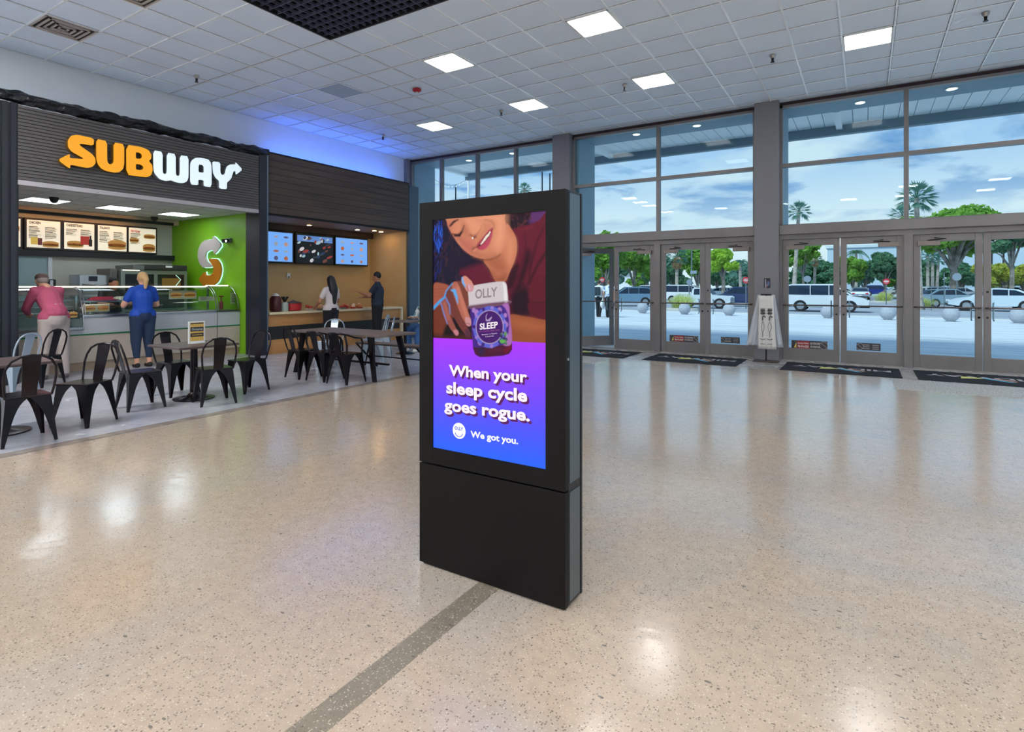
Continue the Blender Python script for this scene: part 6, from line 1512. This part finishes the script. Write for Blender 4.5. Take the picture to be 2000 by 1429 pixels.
tree(1800, 66, 505, 560, 50, 'd', 'dark tree behind the three pale palm trunks'); tree(1880, 70, 515, 556, 50, 'h', 'yellowish tree behind the big spreading tree')
for i, px_ in enumerate((1925, 1962, 2004)):
    tree(px_, 56, 514, 560, 50, 'h', ('yellow green bush left of the dark fence end', 'yellow green bush in front of the pale building', 'yellow green bush cut by the right edge')[i], 2400, 4)
def fan_palm(px_, Z, cpy, rpx, basepx, lab, skirt=False, kind='b', arch=False, nf=30):
    TS[0] += 1; rg = random.Random(TS[0] + 50); x, y = at(basepx, Z); x2, y2 = at(px_, Z); zc = zpy(cpy, Z); r = rpx / FPX * Z
    t = thing('palm_tree', lab, 'palm tree', (x, y, -.06), group='palms round the car park'); top = Vector((x2 - x, y2 - y, zc))
    obj('trunk', T([(0, 0, 0), (top.x * .5, top.y * .5, zc * .5), tuple(top)], [.2, .15, .13], 9), M_palmt, t, smooth=True)
    bm = bmesh.new()
    for k in range(nf):
        az = k * 2.4; el = R(85 - 130 * k / nf) if not arch else R(60 - 60 * k / nf)
        d = Vector((math.cos(az) * math.cos(el), math.sin(az) * math.cos(el), math.sin(el))); side = d.cross(Vector((0, 0, 1))).normalized(); upn = side.cross(d)
        if not arch:
            b0 = top + d * r * .45; tube(bm, [top, b0], .015, 3)
            for q in range(-5, 6):
                dd = (d + side * .2 * q).normalized(); L_ = r * .58 * (1 - .05 * abs(q)); e_ = b0 + dd * L_ - Vector((0, 0, r * .14 * rg.uniform(.3, 1.3))); w_ = side * (r * .03)
                v = [bm.verts.new(b0), bm.verts.new(b0.lerp(e_, .5) + w_ + Vector((0, 0, r * .03))), bm.verts.new(e_), bm.verts.new(b0.lerp(e_, .5) - w_)]; bm.faces.new(v)
        else:
            P_ = [top + d * r * f - Vector((0, 0, r * .75 * f * f)) for f in np.linspace(0, 1.15, 9)]; tube(bm, P_, .012, 3)
            for i in range(1, 9):
                for sg_ in (-1, 1):
                    for h_ in (0, .5):
                        p = P_[i].lerp(P_[i - 1], h_); e_ = p + side * sg_ * r * .3 * (1 - .06 * i) + d * r * .1 - Vector((0, 0, r * .16)); w_ = d * r * .022
                        v = [bm.verts.new(p - w_), bm.verts.new(p + w_), bm.verts.new(e_)]; bm.faces.new(v)
    obj('fronds', bm, ML[kind], t)
    if skirt:
        me = leaves([(top.x, top.y, zc - r * .45, r * .38, r * .38, r * .5)], 260, r * .16, 7, .3); obj('dead_leaf_skirt', me, mat('dead_fronds', (190, 160, 118), .9), t)
    return t
fan_palm(1560, 48, 412, 26, 1549, 'tall fan palm with a leaning trunk, right of the wide pillar'); fan_palm(1790, 35, 385, 40, 1797, 'tallest fan palm in front of the window mullion', nf=40)
fan_palm(1762, 52, 420, 28, 1768, 'second fan palm partly behind the window mullion'); fan_palm(1322, 54, 500, 26, 1322, 'short palm with a skirt of dead leaves', True, 'b', nf=36)
fan_palm(1445, 58, 512, 26, 1447, 'arching coconut palm left of the pillar', False, 'b', True, 16); fan_palm(1672, 66, 492, 22, 1672, 'arching palm above the round green tree', False, 'd', True, 16)
fan_palm(1238, 66, 496, 20, 1237, 'thin palm rising between the left trees', False, 'g', True, 14); fan_palm(1812, 60, 500, 18, 1812, 'palm with pale trunk, left of three beyond the right doors', False, 'b'); fan_palm(1822, 62, 498, 16, 1821, 'palm with pale trunk, middle of three beyond the right doors'); fan_palm(1833, 64, 506, 16, 1829, 'palm with pale trunk, right of three beyond the right doors')
fan_palm(1024, 60, 369, 17, 1024, 'palm top showing over the kiosk'); fan_palm(1592, 64, 505, 16, 1590, 'short palm with a thick pale trunk above the white car', True)
fan_palm(1615, 56, 478, 18, 1700, 'arching palm fronds high beside the pale building', False, 'd', True, 12) if False else None
# fence, planting islands
t = thing('car_park_fence', 'dark railing fence under the yellow green bushes', 'fence', (20, 54, -.06)); x0, y0 = at(1915, 52); x1, y1 = at(2060, 52)
for k in range(8):
    f = k / 7; obj('post', B(x0 + (x1 - x0) * f - .03 - 20, x0 + (x1 - x0) * f + .03 - 20, y0 + (y1 - y0) * f - .03 - 54, y0 + (y1 - y0) * f + .03 - 54, 0, 1.7), M_dark, t)
for z in (.7, 1.0, 1.3, 1.6): obj('rail', T([(x0 - 20, y0 - 54, z), (x1 - 20, y1 - 54, z)], .03, 5), M_dark, t)
def grass(px_, Z, wpx, hm, lab, n=240, kind='y'):
    x, y = at(px_, Z); w = wpx / FPX * Z / 2; TS[0] += 1; rg = random.Random(TS[0]); bm = bmesh.new()
    for k in range(n):
        a = rg.uniform(0, 2 * PI); r = w * rg.uniform(0, .75); p = Vector((r * math.cos(a), r * math.sin(a) * .6, 0)); le = Vector((math.cos(a), math.sin(a), 0)) * rg.uniform(.1, .45); h = hm * rg.uniform(.6, 1.1); s_ = Vector((-math.sin(a), math.cos(a), 0)) * .016
        h *= 1 - .45 * (r / w); c_ = [p, p + le * .35 + Vector((0, 0, h * .7)), p + le * .9 + Vector((0, 0, h)), p + le * 1.9 + Vector((0, 0, h * .72))]
        vs = [(bm.verts.new(q - s_ * f), bm.verts.new(q + s_ * f)) for q, f in zip(c_, (1, .9, .7, .2))]
        for q, e2 in zip(vs, vs[1:]): bm.faces.new((q[0], q[1], e2[1], e2[0]))
    t = thing('ornamental_grass', lab, 'grass', (x, y, -.03), group='ornamental grass islands'); obj('blades', bm, ML[kind], t)
    bm = bmesh.new(); lathe(bm, [(w * 1.25, -.03), (w * 1.25, .08), (w * 1.15, .1)], n=24, sy=.6); obj('island', bm, mat('island_kerb', (206, 204, 196), .8), t)
grass(1332, 34.5, 50, .95, 'clump of ornamental grass in front of the white van', 420, 'p'); grass(1803, 37, 40, .7, 'clump of grass at the foot of the leaning post', 240, 'p'); grass(1726, 50, 36, .9, 'pale grass clump under the red no entry sign', 280, 'p')
# signs and poles
M_pole = mat('galvanised_pole', (120, 132, 140), .5, .5); M_red = mat('sign_red', (206, 30, 50), .4)
def road_sign(px_, Z, py, rpx, kind, lab):
    x, y = at(px_, Z); z = zpy(py, Z); r = rpx / FPX * Z
    t = thing('road_sign', lab, 'road sign', (x, y, -.06), YAW - 0 if False else R(math.degrees(math.atan2(y, x)) - 90), 'road signs in the car park')
    obj('pole', T([(0, .03, 0), (0, .03, z + r * .6)], .035, 8), M_pole, t); n = 28 if kind == 'no' else 8; off = PI / 8 if n == 8 else 0
    bm = bmesh.new(); prism(bm, [(r * math.cos(a + off), r * math.sin(a + off)) for a in np.linspace(0, 2 * PI, n + 1)[:-1]], (0, 0, z), (1, 0, 0), (0, 0, 1), (0, -1, 0), .01)
    pl = obj('plate', bm, M_red if kind == 'no' else mat('sign_back', (150, 164, 178), .5, .4), t)
    if kind == 'no':
        obj('white_bar', B(-r * .72, r * .72, -.02, -.011, z - r * .16, z + r * .16), M_white, pl)
        bm = bmesh.new(); text_on(bm, 'DO NOT', (-r * .5, -.012, z + r * .3), (r * .5, -.012, z + r * .3), r * .26, (0, -1, 0), .01); text_on(bm, 'ENTER', (-r * .45, -.012, z - r * .62), (r * .45, -.012, z - r * .62), r * .26, (0, -1, 0), .01); obj('lettering', bm, M_white, pl)
road_sign(1176, 46, 545, 5.2, 'no', 'round red DO NOT ENTER sign above the walking people'); road_sign(1457, 36, 545, 6.3, 'no', 'round red DO NOT ENTER sign over the dark blue car'); road_sign(1731, 44, 548, 5.8, 'no', 'round red DO NOT ENTER sign at the second door right of the bag stand')
road_sign(1577, 40, 543, 6.8, 'back', 'grey back of an octagonal sign above the white people carrier'); road_sign(1869, 42, 539, 7.8, 'back', 'grey back of an octagonal sign beyond the right doors'); road_sign(1346, 44, 549, 5.5, 'back', 'grey back of an octagonal sign next to the lamp post')
for px_, Z, ptop, w_, lab, nm in ((1351, 47, 478, .05, 'slim lamp post rising behind the white van with a small plate', 'lamp_post'), (1844, 32, 530, .02, 'thin dark post in front of the parked cars', 'post'), (1819, 34, 556, .02, 'shorter thin post left of the other thin post', 'post')):
    x, y = at(px_, Z); t = thing(nm, lab, 'post', (x, y, -.06)); obj('pole', T([(0, 0, 0), (0, 0, zpy(ptop, Z))], w_, 8), M_pole, t)
    if nm == 'lamp_post':
        z = zpy(530, Z); obj('plate', B(-.1, .42, -.06, -.04, z - .13, z + .13), mat('sign_back', 0), t); obj('lamp_arm', T([(0, 0, zpy(ptop, Z)), (.5, .2, zpy(ptop, Z) + .1)], .03, 6), M_pole, t)
x, y = at(1806, 35); t = thing('leaning_post', 'grey post leaning to the left over the grass clump', 'post', (x, y, -.06)); obj('pole', T([(0, 0, 0), (-.35, -.2, 1.75)], .05, 8), M_pole, t)
for i, (px_, Z) in enumerate(((1937, 67), (1960, 66))):
    x, y = at(px_, Z); h = zpy(484, Z); t = thing('floodlight_mast', ('left', 'right')[i] + ' one of two dark masts with cross arms before the pale building', 'mast', (x, y, -.06), YAW); obj('pole', T([(0, 0, 0), (0, 0, h)], .09, 8), M_dark, t); obj('cross_arm', B(-.55, .55, -.08, .08, h - .06, h + .06), M_dark, t)
for i, (px_, ptop) in enumerate(((866, 358), (890, 360), (1059, 335), (1074, 338))):
    x, y = at(px_, 26); h = zpy(ptop, 26); t = thing('thin_mast', 'thin dark mast outside above the kiosk, %s of four' % ('first', 'second', 'third', 'last')[i], 'mast', (x, y, -.01)); obj('pole', T([(0, 0, 0), (0, 0, h)], .03, 6), M_dark, t); obj('foot', B(-.12, .12, -.12, .12, 0, .03), M_dark, t)
sl = thing('string_lights', 'string of small bulbs hung outside left of the kiosk top', 'string lights', (-12, 20, 3.5))
for i in range(10):
    p = PX(848 + 7.2 * i, 350 + 12 * math.sin(PI * i / 9) - 0, y=20); q = PX(848 + 7.2 * (i + 1), 350 + 12 * math.sin(PI * (i + 1) / 9), y=20)
    w_ = obj('wire', T([p, q], .006, 4), M_dark, sl, world=True); bm = bmesh.new(); sphere(bm, p - Vector((0, 0, .08)), .045, 8); obj('bulb', bm, M_white, sl, world=True)
pt = PX(915, 352, y=20); pb = PX(845, 352, y=20)
for q, lab in ((pt, 'white post carrying the right end of the string lights'), (pb, 'white post carrying the left end of the string lights')):
    t = thing('string_light_post', lab, 'post', (q.x, 20, 0)); obj('pole', T([(0, 0, 0), (0, 0, q.z + .2)], .05, 8), M_white, t)
# buildings beyond
bd = thing('store_building', 'large pale blue grey flat roofed building behind the right hand trees', 'building', (28, 110, -.06))
obj('wall', B(-33, 60, -10, 10, 0, 7.2), mat('pale_render', (186, 208, 222), .8), bd); obj('parapet', B(-33.2, 60.2, -10.2, 10.2, 7.2, 7.6), mat('pale_parapet', (206, 222, 230), .8), bd)
obj('dark_entrance', B(-23, -9, -10.3, -10, 2.6, 3.4), mat('entrance_band', (66, 92, 104), .7), bd); obj('canopy_band', B(-23, -9, -10.6, -10, 2.2, 2.6), M_white, bd)
bd = thing('low_building', 'low white building far behind the walking people', 'building', (-62, 125, -.06)); obj('wall', B(-18, 24, -6, 6, 0, 3.9), mat('low_white', (226, 230, 232), .8), bd); obj('roof', B(-18.5, 24.5, -6.5, 6.5, 3.9, 4.2), mat('roof_grey', (150, 160, 166), .8), bd)
for i in range(5): obj('window', B(-16 + 6 * i, -13 + 6 * i, -6.05, -6, 1, 2.2), M_cwin, bd)

for i, px_ in enumerate(range(1130, 2100, 62)):
    tree(px_, 93 - 25 * (px_ > 1600) + 6 * (i % 2) * (px_ < 1600), 508 + 8 * (i % 3), 560, 64, 'dbgd'[i % 4], 'distant tree in the far row behind the cars, %s from the left' % ('first second third fourth fifth sixth seventh eighth ninth tenth eleventh twelfth thirteenth fourteenth fifteenth sixteenth seventeenth'.split()[i]), 1500, 4)
